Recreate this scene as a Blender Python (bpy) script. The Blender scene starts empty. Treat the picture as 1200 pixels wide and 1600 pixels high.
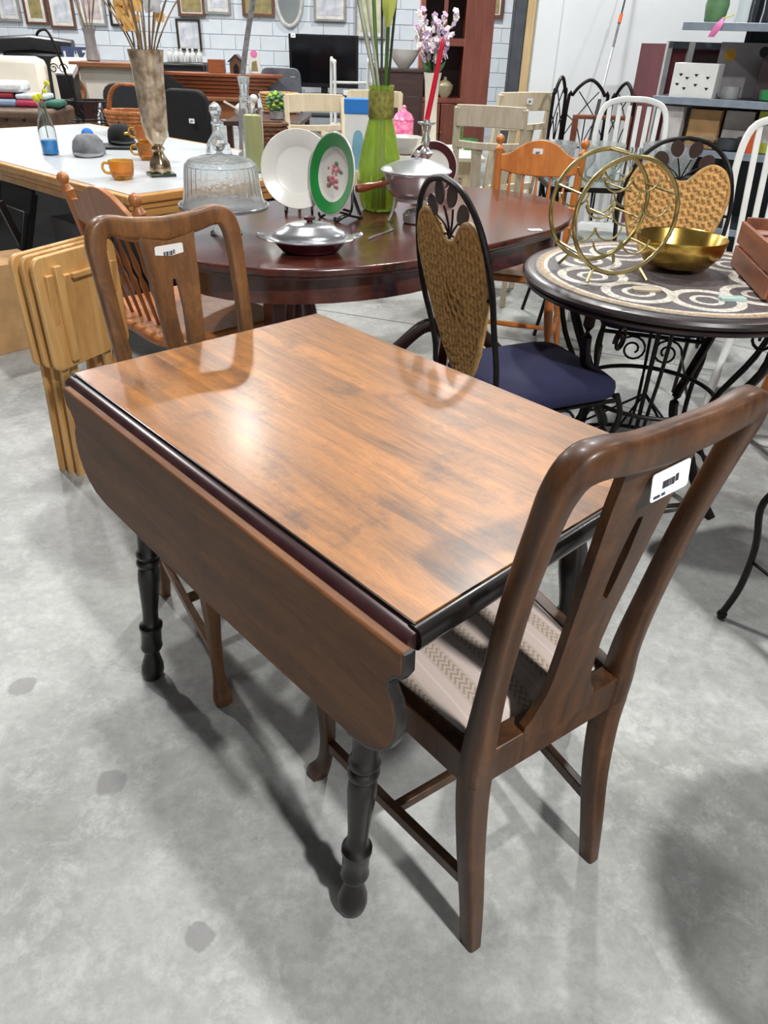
import bpy, bmesh, math, random
from mathutils import Vector as V, Matrix as MX
random.seed(7)
S = bpy.context.scene
COL = S.collection
PI = math.pi
rad = math.radians

# ---------------------------------------------------------------- camera
FPX, PITCH, ROLL, CAMH = 1130.0, rad(33.15), rad(1.88), 1.305
cd = bpy.data.cameras.new('camera'); cam = bpy.data.objects.new('camera', cd); COL.objects.link(cam)
fw = V((0, math.cos(PITCH), -math.sin(PITCH))); up = V((0, math.sin(PITCH), math.cos(PITCH))); rt = V((1, 0, 0))
R_ = rt*math.cos(ROLL) + up*math.sin(ROLL); U_ = -rt*math.sin(ROLL) + up*math.cos(ROLL)
mw = MX.Identity(4)
for i in range(3):
    mw[i][0], mw[i][1], mw[i][2], mw[i][3] = R_[i], U_[i], -fw[i], (0, 0, CAMH)[i]
cam.matrix_world = mw
cd.sensor_fit = 'VERTICAL'; cd.sensor_height = 32.0; cd.lens = 32.0*FPX/1600.0
cd.clip_start = .02; cd.clip_end = 100
S.camera = cam

# ---------------------------------------------------------------- world, lights, exposure
S.view_settings.view_transform = 'Standard'; S.view_settings.look = 'None'
S.view_settings.gamma = 1.0; S.view_settings.use_curve_mapping = False
S.view_settings.exposure = 0.38
W = bpy.data.worlds.new('world'); S.world = W; W.use_nodes = True
W.node_tree.nodes['Background'].inputs[0].default_value = (.9, .95, 1, 1)
W.node_tree.nodes['Background'].inputs[1].default_value = .25
LIGHTS = [(2.2, -1.7, 320), (-.6, 2.6, 90), (1.0, 5.2, 130), (-1.9, 8.8, 150), (-4.2, 5.6, 170),
          (-5.0, 10.8, 150), (1.0, 11.2, 130), (3.6, 4.0, 40)]
for i, (x, y, e) in enumerate(LIGHTS):
    ld = bpy.data.lights.new('ceiling_lamp_light', 'AREA'); ld.shape = 'DISK'; ld.size = .32
    ld.energy = e; ld.color = (1.0, .985, .96)
    lo = bpy.data.objects.new('ceiling_lamp_light', ld); COL.objects.link(lo); lo.location = (x, y, 4.7)

# ---------------------------------------------------------------- helpers
def lin(c):
    return tuple(((v/255)/12.92 if v/255 <= .04045 else ((v/255+.055)/1.055)**2.4) for v in c) + (1,)
MATS = {}
def _bsdf(name):
    m = bpy.data.materials.new(name); m.use_nodes = True
    return m, m.node_tree, m.node_tree.nodes['Principled BSDF']
def plain(name, c, rough=.5, metal=0, var=.12, scale=12, bump=0, coat=0, trans=0, ior=1.45, c2=None, emit=0):
    if name in MATS: return MATS[name]
    m, nt, b = _bsdf(name); N = nt.nodes; L = nt.links
    b.inputs['Roughness'].default_value = rough; b.inputs['Metallic'].default_value = metal
    b.inputs['Coat Weight'].default_value = coat; b.inputs['Coat Roughness'].default_value = .12
    b.inputs['Transmission Weight'].default_value = trans; b.inputs['IOR'].default_value = ior
    a = lin(c); d = lin(c2) if c2 else tuple(v*(1-var*2) for v in a[:3])+(1,)
    tc = N.new('ShaderNodeTexCoord'); nz = N.new('ShaderNodeTexNoise'); nz.inputs['Scale'].default_value = scale
    nz.inputs['Detail'].default_value = 4; L.new(tc.outputs['Object'], nz.inputs['Vector'])
    r = N.new('ShaderNodeValToRGB'); r.color_ramp.elements[0].position = .35; r.color_ramp.elements[1].position = .65
    r.color_ramp.elements[0].color = d; r.color_ramp.elements[1].color = a
    L.new(nz.outputs[0], r.inputs[0]); L.new(r.outputs[0], b.inputs['Base Color'])
    if bump:
        bp = N.new('ShaderNodeBump'); bp.inputs['Strength'].default_value = bump; bp.inputs['Distance'].default_value = .004
        L.new(nz.outputs[0], bp.inputs['Height']); L.new(bp.outputs[0], b.inputs['Normal'])
    MATS[name] = m; return m
def wood(name, c1, c2, rough=.4, stretch=(1.2, 14, 14), scale=3, coat=.2, wear=None, wearamt=.0, rand=.0, spec=.5, fine=0):
    """grain runs along the axis with the small stretch value"""
    if name in MATS: return MATS[name]
    m, nt, b = _bsdf(name); N = nt.nodes; L = nt.links
    tc = N.new('ShaderNodeTexCoord'); mp = N.new('ShaderNodeMapping'); mp.inputs['Scale'].default_value = stretch
    oi = N.new('ShaderNodeObjectInfo'); ad = N.new('ShaderNodeVectorMath'); ad.operation = 'ADD'
    L.new(tc.outputs['Object'], mp.inputs[0]); L.new(mp.outputs[0], ad.inputs[0])
    sc = N.new('ShaderNodeMath'); sc.operation = 'MULTIPLY'; sc.inputs[1].default_value = 17
    L.new(oi.outputs['Random'], sc.inputs[0]); L.new(sc.outputs[0], ad.inputs[1])
    n1 = N.new('ShaderNodeTexNoise'); n1.inputs['Scale'].default_value = scale; n1.inputs['Detail'].default_value = 6
    n1.inputs['Roughness'].default_value = .62; n1.inputs['Distortion'].default_value = .6
    L.new(ad.outputs[0], n1.inputs['Vector'])
    r = N.new('ShaderNodeValToRGB'); r.color_ramp.elements[0].position = .3; r.color_ramp.elements[1].position = .72
    r.color_ramp.elements[0].color = lin(c2); r.color_ramp.elements[1].color = lin(c1)
    L.new(n1.outputs[0], r.inputs[0]); out = r.outputs[0]
    if wear:
        n2 = N.new('ShaderNodeTexNoise'); n2.inputs['Scale'].default_value = 9; n2.inputs['Detail'].default_value = 8
        n2.inputs['Roughness'].default_value = .75
        L.new(tc.outputs['Object'], n2.inputs['Vector'])
        r2 = N.new('ShaderNodeValToRGB'); r2.color_ramp.elements[0].position = .52; r2.color_ramp.elements[1].position = .68
        r2.color_ramp.elements[0].color = (0, 0, 0, 1); r2.color_ramp.elements[1].color = (wearamt,)*3+(1,)
        L.new(n2.outputs[0], r2.inputs[0])
        mx = N.new('ShaderNodeMixRGB'); L.new(r2.outputs[0], mx.inputs[0]); L.new(out, mx.inputs[1]); mx.inputs[2].default_value = lin(wear)
        out = mx.outputs[0]
    if fine:
        n3 = N.new('ShaderNodeTexNoise'); n3.inputs['Scale'].default_value = 42; n3.inputs['Detail'].default_value = 6; n3.inputs['Roughness'].default_value = .8
        L.new(ad.outputs[0], n3.inputs['Vector'])
        r3 = N.new('ShaderNodeValToRGB'); r3.color_ramp.elements[0].position = .32; r3.color_ramp.elements[1].position = .6
        r3.color_ramp.elements[0].color = (1-fine,)*3+(1,); r3.color_ramp.elements[1].color = (1.04, 1.04, 1.04, 1)
        L.new(n3.outputs[0], r3.inputs[0])
        m3 = N.new('ShaderNodeMixRGB'); m3.blend_type = 'MULTIPLY'; m3.inputs[0].default_value = 1; L.new(out, m3.inputs[1]); L.new(r3.outputs[0], m3.inputs[2]); out = m3.outputs[0]
    b.inputs['Specular IOR Level'].default_value = spec
    if rand:
        hs = N.new('ShaderNodeHueSaturation'); mr = N.new('ShaderNodeMapRange')
        mr.inputs[3].default_value = 1-rand; mr.inputs[4].default_value = 1+rand
        L.new(oi.outputs['Random'], mr.inputs[0]); L.new(mr.outputs[0], hs.inputs['Value']); L.new(out, hs.inputs['Color']); out = hs.outputs[0]
    L.new(out, b.inputs['Base Color'])
    b.inputs['Roughness'].default_value = rough; b.inputs['Coat Weight'].default_value = coat; b.inputs['Coat Roughness'].default_value = .2
    bp = N.new('ShaderNodeBump'); bp.inputs['Strength'].default_value = .15; bp.inputs['Distance'].default_value = .002
    L.new(n1.outputs[0], bp.inputs['Height']); L.new(bp.outputs[0], b.inputs['Normal'])
    MATS[name] = m; return m

class MB:
    def __init__(s): s.v = []; s.f = []
    def _add(s, vs, fs):
        o = len(s.v); s.v += [tuple(x) for x in vs]; s.f += [tuple(i+o for i in f) for f in fs]; return s
    def box(s, c, d, rz=0, m=None):
        x, y, z = d[0]/2, d[1]/2, d[2]/2
        vs = [V((a*x, b*y, e*z)) for a in (-1, 1) for b in (-1, 1) for e in (-1, 1)]
        M = MX.Translation(c) @ (m if m else MX.Rotation(rz, 4, 'Z'))
        return s._add([M @ p for p in vs], [(0, 1, 3, 2), (4, 6, 7, 5), (0, 4, 5, 1), (2, 3, 7, 6), (0, 2, 6, 4), (1, 5, 7, 3)])
    def bar(s, p0, p1, w, t, ref=(0, 0, 1)):
        return s.sweep([p0, p1], w, t, ref, n=4)
    def sweep(s, path, w, t=None, ref=(0, 0, 1), n=10, closed=False, sq=.6, cap=True):
        """cross-section: t along ref, w across; lists allowed. n=4 gives a rectangle"""
        P = [V(p) for p in path]; k = len(P); ref = V(ref)
        W_ = w if isinstance(w, (list, tuple)) else [w]*k
        T_ = t if isinstance(t, (list, tuple)) else ([t]*k if t is not None else W_)
        vs = []
        for i in range(k):
            if closed: tan = P[(i+1) % k]-P[i-1]
            else: tan = P[min(i+1, k-1)]-P[max(i-1, 0)]
            tan = tan.normalized() if tan.length > 1e-9 else V((0, 0, 1))
            a = ref-tan*ref.dot(tan)
            if a.length < 1e-3: a = V((1, 0, 0))-tan*tan.x
            if a.length < 1e-3: a = V((0, 1, 0))-tan*tan.y
            a.normalize(); b = tan.cross(a)
            for j in range(n):
                if n == 4: cx, sy = ((1, 1), (-1, 1), (-1, -1), (1, -1))[j]
                else:
                    th = 2*PI*j/n; cx, sy = math.cos(th), math.sin(th)
                    cx = math.copysign(abs(cx)**sq, cx) if sq != 1 else cx; sy = math.copysign(abs(sy)**sq, sy) if sq != 1 else sy
                vs.append(P[i]+a*(T_[i]/2*cx)+b*(W_[i]/2*sy))
        fs = []
        for i in range(k if closed else k-1):
            for j in range(n):
                fs.append((i*n+j, i*n+(j+1) % n, ((i+1) % k)*n+(j+1) % n, ((i+1) % k)*n+j))
        if not closed and cap:
            fs.append(tuple(range(n))[::-1]); fs.append(tuple((k-1)*n+j for j in range(n)))
        return s._add(vs, fs)
    def tube(s, path, r, n=8, closed=False):
        if isinstance(r, (list, tuple)): return s.sweep(path, [2*q for q in r], None, (.13, .31, .94), n, closed, 1)
        return s.sweep(path, 2*r, None, (.13, .31, .94), n, closed, 1)
    def lathe(s, prof, n=24, c=(0, 0, 0), m=None, flute=0, fn=0, ring=False):
        """prof: (r, z) list"""
        M = MX.Translation(c) @ (m if m else MX.Identity(4)); vs = []; fs = []; k = len(prof)
        for r, z in prof:
            for j in range(n):
                q = r*(1+flute*math.cos(fn*2*PI*j/n)) if flute else r
                vs.append(M @ V((q*math.cos(2*PI*j/n), q*math.sin(2*PI*j/n), z)))
        for i in range(k if ring else k-1):
            for j in range(n):
                fs.append((i*n+j, i*n+(j+1) % n, ((i+1) % k)*n+(j+1) % n, ((i+1) % k)*n+j))
        if ring: return s._add(vs, fs)
        if prof[0][0] > 1e-5: fs.append(tuple(range(n))[::-1])
        if prof[-1][0] > 1e-5: fs.append(tuple((k-1)*n+j for j in range(n)))
        return s._add(vs, fs)
    def prism(s, pts, t, m=None, z0=None):
        """2D outline in local xy, extruded t along z (centred unless z0)"""
        m = m or MX.Identity(4); k = len(pts); a = -t/2 if z0 is None else z0
        vs = [m @ V((x, y, a)) for x, y in pts]+[m @ V((x, y, a+t)) for x, y in pts]
        return s._add(vs, [tuple(range(k))[::-1], tuple(range(k, 2*k))]+[(i, (i+1) % k, k+(i+1) % k, k+i) for i in range(k)])
    def ball(s, c, r, n=10, sc=(1, 1, 1)):
        pr = [(max(math.sin(PI*i/n), 0)*r, -math.cos(PI*i/n)*r) for i in range(n+1)]
        pr[0] = (1e-4, -r); pr[-1] = (1e-4, r)
        return s.lathe(pr, max(8, n+2), c, MX.Diagonal((sc[0], sc[1], sc[2], 1)))
    def build(s, name, mat, parent=None, bevel=0, smooth=True, ang=38, sub=0, loc=None, rz=None):
        me = bpy.data.meshes.new(name); me.from_pydata(s.v, [], s.f); me.update()
        bm = bmesh.new(); bm.from_mesh(me); bmesh.ops.recalc_face_normals(bm, faces=bm.faces); bm.to_mesh(me); bm.free()
        if smooth:
            me.shade_smooth(); me.set_sharp_from_angle(angle=rad(ang))
        me.materials.append(mat if not isinstance(mat, str) else MATS[mat])
        o = bpy.data.objects.new(name, me); COL.objects.link(o)
        if parent: o.parent = parent
        if bevel:
            b = o.modifiers.new('bevel', 'BEVEL'); b.width = bevel; b.segments = 2; b.limit_method = 'ANGLE'; b.angle_limit = rad(40)
        if sub:
            b = o.modifiers.new('sub', 'SUBSURF'); b.levels = sub; b.render_levels = sub
        if loc: o.location = loc
        if rz is not None: o.rotation_euler.z = rz
        return o
def tag(o, label, cat, group=None):
    o['label'] = label; o['category'] = cat
    if group: o['group'] = group
    return o
def thing(name, label, cat, loc=(0, 0, 0), rz=0, group=None):
    o = bpy.data.objects.new(name, None); COL.objects.link(o); o.location = loc; o.rotation_euler = (0, 0, rz)
    o.empty_display_size = .05
    return tag(o, label, cat, group)
def struct(o): o['kind'] = 'structure'; return o
def copy_tree(o, loc, rz, label=None, group=None, scale=None):
    c = o.copy(); COL.objects.link(c); c.location = loc; c.rotation_euler = (0, 0, rz)
    if label: c['label'] = label
    if group: c['group'] = group
    if scale: c.scale = scale
    for ch in [q for q in bpy.data.objects if q.parent == o]:
        d = ch.copy(); COL.objects.link(d); d.parent = c
        for g in [q for q in bpy.data.objects if q.parent == ch]:
            e = g.copy(); COL.objects.link(e); e.parent = d
    return c
def arc(cx, cy, r, a0, a1, n=12):
    return [(cx+r*math.cos(a0+(a1-a0)*i/n), cy+r*math.sin(a0+(a1-a0)*i/n)) for i in range(n+1)]
def cr(pts, n=6, closed=False):
    """Catmull-Rom through points of any dimension"""
    k = len(pts); out = []
    for i in range(k if closed else k-1):
        p = [pts[(i+d) % k] if closed else pts[min(max(i+d, 0), k-1)] for d in (-1, 0, 1, 2)]
        for j in range(n):
            t = j/n
            out.append(tuple(.5*(2*p[1][q]+(p[2][q]-p[0][q])*t+(2*p[0][q]-5*p[1][q]+4*p[2][q]-p[3][q])*t*t+(3*p[1][q]-p[0][q]-3*p[2][q]+p[3][q])*t**3) for q in range(len(p[1]))))
    if not closed: out.append(tuple(pts[-1]))
    return out
def rrect(w, h, r, n=4):
    o = []
    for (sx, sy, a) in ((1, 1, 0), (-1, 1, PI/2), (-1, -1, PI), (1, -1, 1.5*PI)):
        o += arc(sx*(w/2-r), sy*(h/2-r), r, a, a+PI/2, n)
    return o
RX90 = MX.Rotation(PI/2, 4, 'X')      # local xy outline -> world xz plane (extrusion towards -y)

# ---------------------------------------------------------------- common materials
plain('white_paint', (226, 228, 226), .5, var=.05)
plain('sticker', (238, 240, 242), .5, var=.02)
plain('ink', (60, 62, 70), .6)
plain('iron', (34, 31, 30), .42, .6, var=.2, scale=40, bump=.1)
plain('black', (20, 20, 22), .4)
plain('chrome', (222, 224, 228), .2, .85, var=.03)
plain('aluminium', (214, 217, 220), .28, .8, var=.06)
plain('glass', (246, 250, 250), .02, var=0, trans=1, ior=1.45)
plain('cut_glass', (246, 250, 251), .07, var=0, trans=.93, ior=1.45, bump=.3, scale=70)
plain('amber_glass', (242, 182, 76), .05, var=.05, trans=.85, ior=1.45)
plain('green_glass', (198, 226, 104), .04, var=.05, trans=.75, ior=1.4)
plain('gold', (212, 176, 92), .25, 1, var=.1, scale=30)
plain('old_gold', (186, 170, 118), .32, 1, var=.1, scale=30)
def sticker(parent, w, h, m, name='price_sticker'):
    """flat paper label with printed code; m places it (label lies in local xy, facing +z)"""
    o = MB().prism(rrect(w, h, .004, 2), .0008, m).build(name, 'sticker', parent)
    o['label'] = 'white paper price sticker with printed code'
    p = MB(); x = -w*.22
    for i, bw in enumerate((.06, .03, .09, .04, .1, .05, .03)):
        p.box((x+bw*w/2, .0 + (.03 if i > 4 else -.02)*h, .0009), (bw*w*.7, h*.26, .0006)); x += bw*w*1.05
    p.box((-w*.34, -h*.36, .0009), (w*.16, h*.09, .0006)); p.box((-w*.17, -h*.36, .0009), (w*.09, h*.09, .0006))
    p.v = [tuple(m @ V(q)) for q in p.v]
    p.build('printed_code', 'ink', parent)
    return o

# ================================================================ the setting
def concrete():
    m, nt, b = _bsdf('concrete'); N = nt.nodes; L = nt.links
    tc = N.new('ShaderNodeTexCoord')
    def noise(s, d=6, r=.6, dist=0):
        n = N.new('ShaderNodeTexNoise'); n.inputs['Scale'].default_value = s; n.inputs['Detail'].default_value = d
        n.inputs['Roughness'].default_value = r; n.inputs['Distortion'].default_value = dist; L.new(tc.outputs['Object'], n.inputs['Vector']); return n
    def ramp(src, p0, c0, p1, c1):
        r = N.new('ShaderNodeValToRGB'); r.color_ramp.elements[0].position = p0; r.color_ramp.elements[1].position = p1
        r.color_ramp.elements[0].color = c0; r.color_ramp.elements[1].color = c1; L.new(src, r.inputs[0]); return r.outputs[0]
    def mix(f, a, c, mode='MIX'):
        x = N.new('ShaderNodeMixRGB'); x.blend_type = mode
        if isinstance(f, float): x.inputs[0].default_value = f
        else: L.new(f, x.inputs[0])
        L.new(a, x.inputs[1])
        if isinstance(c, tuple): x.inputs[2].default_value = c
        else: L.new(c, x.inputs[2])
        return x.outputs[0]
    base = ramp(noise(1.7, 8, .62, .3).outputs[0], .32, lin((128, 129, 126)), .68, lin((180, 182, 180)))
    fine = ramp(noise(38, 6, .75).outputs[0], .3, (.66, .66, .66, 1), .65, (1.12, 1.12, 1.11, 1))
    col = mix(.6, base, fine, 'MULTIPLY')
    scuff = ramp(noise(11, 10, .8, .25).outputs[0], .5, (0, 0, 0, 1), .7, (.5, .5, .5, 1))
    col = mix(scuff, col, lin((204, 206, 204)))
    # hairline cracks
    vo = N.new('ShaderNodeTexVoronoi'); vo.feature = 'DISTANCE_TO_EDGE'; vo.inputs['Scale'].default_value = 1.1
    wn = noise(2.2, 5); va = N.new('ShaderNodeVectorMath'); va.operation = 'MULTIPLY_ADD'
    L.new(wn.outputs[1], va.inputs[0]); va.inputs[1].default_value = (.6, .6, .6); L.new(tc.outputs['Object'], va.inputs[2]); L.new(va.outputs[0], vo.inputs['Vector'])
    ck = ramp(vo.outputs['Distance'], .0, (.5, .5, .5, 1), .006, (0, 0, 0, 1))
    gate = ramp(noise(.9, 2).outputs[0], .5, (0, 0, 0, 1), .6, (1, 1, 1, 1))
    col = mix(mix(1.0, ck, gate, 'MULTIPLY'), col, lin((92, 92, 90)))
    # old filled bolt patches
    for (px, py, r) in STAINS:
        sb = N.new('ShaderNodeVectorMath'); sb.operation = 'DISTANCE'; sb.inputs[1].default_value = (px, py, 0)
        v2 = N.new('ShaderNodeVectorMath'); v2.operation = 'MULTIPLY_ADD'
        nn = noise(22, 6, .7); L.new(nn.outputs[1], v2.inputs[0]); v2.inputs[1].default_value = (r*1.3, r*1.3, 0)
        v3 = N.new('ShaderNodeVectorMath'); v3.operation = 'SUBTRACT'; v3.inputs[1].default_value = (r*.65, r*.65, 0)
        L.new(tc.outputs['Object'], v2.inputs[2]); L.new(v2.outputs[0], v3.inputs[0]); L.new(v3.outputs[0], sb.inputs[0])
        ms = ramp(sb.outputs['Value'], r*.9, (.75, .75, .75, 1), r*1.05, (0, 0, 0, 1))
        col = mix(ms, col, lin((112, 112, 112)))
    L.new(col, b.inputs['Base Color'])
    rr = N.new('ShaderNodeMapRange'); rr.inputs[3].default_value = .26; rr.inputs[4].default_value = .58
    L.new(noise(3, 6).outputs[0], rr.inputs[0]); L.new(rr.outputs[0], b.inputs['Roughness'])
    bp = N.new('ShaderNodeBump'); bp.inputs['Strength'].default_value = .12; bp.inputs['Distance'].default_value = .004
    L.new(noise(30, 8, .7).outputs[0], bp.inputs['Height']); L.new(bp.outputs[0], b.inputs['Normal'])
    MATS['concrete'] = m
STAINS = [(-.841, 1.191, .03), (-.548, .94, .032), (-.294, .641, .026)]
concrete()
fl = struct(MB().box((-1, 4.5, -.05), (14, 19, .1)).build('floor', 'concrete'))
plain('joint', (96, 97, 96), .8)
for (a, b_) in (((-2.2, 4.75), (1.6, 3.35)), ((-.35, 3.0), (.75, 4.6)), ((.95, 2.95), (2.2, 2.05)), ((.9, 4.4), (2.0, 3.6))):
    MB().bar((a[0], a[1], .0006), (b_[0], b_[1], .0006), .005, .0012).build('saw_cut', 'joint', fl)
plain('wall_paint', (222, 228, 232), .6, var=.03, scale=3)
plain('block_paint', (212, 220, 228), .65, var=.04, scale=5, bump=.3)
plain('mortar', (196, 204, 212), .8, var=.04)
plain('ceiling_paint', (72, 74, 76), .8)
plain('far_wall_paint', (84, 86, 88), .8)
wb = struct(MB().box((-1, 13.75, 2.5), (14, .2, 5)).build('wall_back', 'mortar'))
blk = None
for r in range(11):
    for k in range(23):
        x = -7.2+k*.4+(r % 2)*.2; zz = .3+r*.2+.1
        if blk is None:
            blk = MB().box((0, 0, 0), (.392, .02, .192)).build('block', 'block_paint', wb, bevel=.004); q = blk
        else:
            q = blk.copy(); COL.objects.link(q)
        q.location = (x, 13.645, zz)
struct(MB().box((-8, 4.5, 2.5), (.2, 19, 5)).build('wall_left', 'far_wall_paint'))
struct(MB().box((6, 4.5, 2.5), (.2, 19, 5)).build('wall_far_right', 'far_wall_paint'))
struct(MB().box((-1, -5, 2.5), (14, .2, 5)).build('wall_front', 'wall_paint'))
struct(MB().box((-1, 4.5, 5.05), (14, 19, .1)).build('ceiling', 'ceiling_paint'))
# smooth white partition on the right with its steel post and timber stud
struct(MB().box((3.42, 6.16, 2.5), (4.96, .12, 5)).build('wall_right', 'wall_paint'))
plain('steel_grey', (74, 80, 88), .5, .3)
wood('stud', (206, 184, 142), (176, 148, 104), .6, (10, 10, 1), coat=0)
struct(MB().box((.832, 6.16, 2.5), (.085, .13, 5)).build('trim_1', 'steel_grey', bevel=.006))
struct(MB().box((.906, 6.15, 2.5), (.06, .13, 5)).build('trim_2', 'stud', bevel=.004))
struct(MB().box((1.03, 6.085, 2.5), (.17, .03, 5)).build('trim_3', 'wall_paint', bevel=.004))

# ================================================================ drop-leaf table
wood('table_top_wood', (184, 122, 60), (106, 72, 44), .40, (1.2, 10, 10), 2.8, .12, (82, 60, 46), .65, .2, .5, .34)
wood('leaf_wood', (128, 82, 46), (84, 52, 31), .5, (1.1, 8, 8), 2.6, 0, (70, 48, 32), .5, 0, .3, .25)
plain('ebonised', (24, 19, 17), .32, var=.25, scale=18, coat=.15)
plain('plum_moulding', (58, 32, 34), .3, var=.25, scale=14, coat=.4)
T = thing('drop_leaf_table', 'drop-leaf wooden table with orange-brown top and dark turned legs', 'table', (.041, .632, 0), rad(133.33))
TL, TW, TZ = .96, .6025, .74
bw = [.165, .14, .155, .1425]; y = 0
for i, w_ in enumerate(bw):
    MB().box((TL/2, y-w_/2, TZ-.008), (TL-.004, w_-.0002, .016)).build('top_board', 'table_top_wood', T)
    y -= w_
MB().box((TL/2, -TW/2, TZ-.022), (TL-.012, TW-.012, .012)).build('top_backing', 'ebonised', T)
# rounded edges: plum-coloured rule joint along the leaf, black nosing on the two ends and far side
def nosing(p0, p1, name, mat, r=.013, dz=.018):
    return MB().sweep([p0, p1], .026, .034, (0, 0, 1), 14, sq=.75).build(name, mat, T)
pr = [(0, -.0075), (.004, -.008), (.010, -.0095), (.018, -.015), (.022, -.023), (.021, -.031), (.0, -.033)]
def extr(prof, x0, x1, ysign=1, y0=0):
    k = len(prof); b = MB()
    b._add([(x0, y0+ysign*a, TZ+c) for a, c in prof]+[(x1, y0+ysign*a, TZ+c) for a, c in prof],
           [tuple(range(k)), tuple(range(k, 2*k))]+[(i, (i+1) % k, k+(i+1) % k, k+i) for i in range(k)]); return b
for ys, y0 in ((1, 0), (-1, -TW)): extr([(0, -.0008), (.0014, -.0012), (.0014, -.009), (0, -.009)], 0, TL, ys, y0).build('black_fillet', 'ebonised', T)
extr(pr, -.006, TL+.006).build('rule_joint', 'plum_moulding', T, ang=50)
extr(pr, -.006, TL+.006, -1, -TW).build('rule_joint', 'ebonised', T, ang=50)
for x in (-.002, TL+.002): nosing((x, .004, TZ-.019), (x, -TW-.004, TZ-.019), 'end_nosing', 'ebonised')
# hanging leaf: shaped outline (ogee ends), x along the table, z down
near = [(-.016, .722), (-.017, .690), (-.014, .683), (-.002, .676), (.008, .662), (.008, .648), (-.004, .63), (-.010, .605), (-.009, .575), (.0, .548), (.018, .525), (.045, .508), (.085, .500)]
far = [(.932-x, z_) for x, z_ in near]
outl = near+[(.3, .494), (.48, .492), (.66, .494)]+far[::-1]
lm = MX(((1, 0, 0, 0), (0, 0, 1, 0), (0, 1, 0, 0), (0, 0, 0, 1)))       # (x, z) outline -> extrude along y
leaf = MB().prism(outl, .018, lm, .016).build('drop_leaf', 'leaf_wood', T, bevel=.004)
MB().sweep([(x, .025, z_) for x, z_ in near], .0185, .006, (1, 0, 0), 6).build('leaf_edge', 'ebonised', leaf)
for x in (.18, .78): MB().box((x, -.02, TZ-.031), (.05, .09, .003)).build('hinge', 'iron', T)
# apron and legs
for (c, d) in (((TL/2, -.062, .655), (.74, .02, .115)), ((TL/2, -TW+.062, .655), (.74, .02, .115)), ((.115, -TW/2, .655), (.02, .46, .115)), ((TL-.115, -TW/2, .655), (.02, .46, .115))):
    MB().box(c, d).build('apron', 'ebonised', T, bevel=.002)
lp = [(.020, 0), (.024, .006), (.027, .02), (.026, .036), (.020, .058), (.0155, .078), (.016, .084), (.023, .088), (.0255, .095), (.0235, .102), (.0235, .145), (.0265, .150), (.0265, .158), (.0215, .163),
      (.0175, .17), (.018, .2), (.0215, .25), (.0245, .29), (.0235, .312), (.019, .322), (.0245, .327), (.0265, .334), (.0245, .340), (.0215, .344), (.0245, .349), (.0265, .356), (.0235, .363),
      (.0205, .368), (.0225, .41), (.0265, .455), (.0275, .48), (.0245, .52), (.018, .555), (.017, .572), (.025, .578), (.028, .586), (.025, .594), (.02, .6), (.0245, .606), (.0245, .62)]
for sx in (0, 1):
    for sy in (0, 1):
        tp = V((.13 if sx == 0 else TL-.13, -.06 if sy == 0 else -TW+.06, .62)); bt = V((.10 if sx == 0 else TL-.115, .01 if sy == 0 else -TW-.01, 0))
        b = MB().lathe(lp, 20)
        b.v = [(p[0]+bt.x+(tp.x-bt.x)*p[2]/.62, p[1]+bt.y+(tp.y-bt.y)*p[2]/.62, p[2]) for p in b.v]
        lg = b.build('leg', 'ebonised', T)
        MB().box((tp.x, tp.y, .664), (.056, .056, .095)).build('leg_block', 'ebonised', lg, bevel=.003)

# ================================================================ splat-back dining chairs
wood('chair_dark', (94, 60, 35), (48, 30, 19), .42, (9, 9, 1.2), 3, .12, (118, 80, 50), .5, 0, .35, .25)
wood('chair_lit', (136, 92, 52), (86, 56, 33), .42, (9, 9, 1.2), 3, .15, (154, 108, 62), .55, 0, .4, .25)  # same wood as the near chair, light on its front put into the colour
def fabric():
    m, nt, b = _bsdf('striped_fabric'); N = nt.nodes; L = nt.links
    tc = N.new('ShaderNodeTexCoord'); sp = N.new('ShaderNodeSeparateXYZ'); L.new(tc.outputs['Object'], sp.inputs[0])
    def mth(op, a, b2=None):
        n = N.new('ShaderNodeMath'); n.operation = op
        for i, q in enumerate((a, b2)):
            if q is None: continue
            if isinstance(q, (int, float)): n.inputs[i].default_value = q
            else: L.new(q, n.inputs[i])
        return n.outputs[0]
    u = mth('FRACT', mth('DIVIDE', mth('ADD', sp.outputs[0], 1.0), .066))
    stripe = mth('GREATER_THAN', u, .52)
    zig = mth('ABSOLUTE', mth('SUBTRACT', mth('FRACT', mth('MULTIPLY', u, 5.0)), .5))
    ph = mth('FRACT', mth('ADD', mth('DIVIDE', sp.outputs[1], .011), mth('MULTIPLY', zig, 1.6)))
    line = mth('MULTIPLY', mth('GREATER_THAN', ph, .62), mth('MULTIPLY', stripe, mth('MULTIPLY', mth('GREATER_THAN', u, .58), mth('LESS_THAN', u, .94))))
    edge = mth('LESS_THAN', mth('ABSOLUTE', mth('SUBTRACT', u, .28)), .03)
    mx = N.new('ShaderNodeMixRGB'); L.new(stripe, mx.inputs[0]); mx.inputs[1].default_value = lin((196, 180, 172)); mx.inputs[2].default_value = lin((182, 168, 156))
    m2 = N.new('ShaderNodeMixRGB'); L.new(line, m2.inputs[0]); L.new(mx.outputs[0], m2.inputs[1]); m2.inputs[2].default_value = lin((152, 134, 120))
    m3 = N.new('ShaderNodeMixRGB'); L.new(edge, m3.inputs[0]); L.new(m2.outputs[0], m3.inputs[1]); m3.inputs[2].default_value = lin((206, 192, 184))
    L.new(m3.outputs[0], b.inputs['Base Color']); b.inputs['Roughness'].default_value = .9
    MATS['striped_fabric'] = m
fabric()
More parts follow.
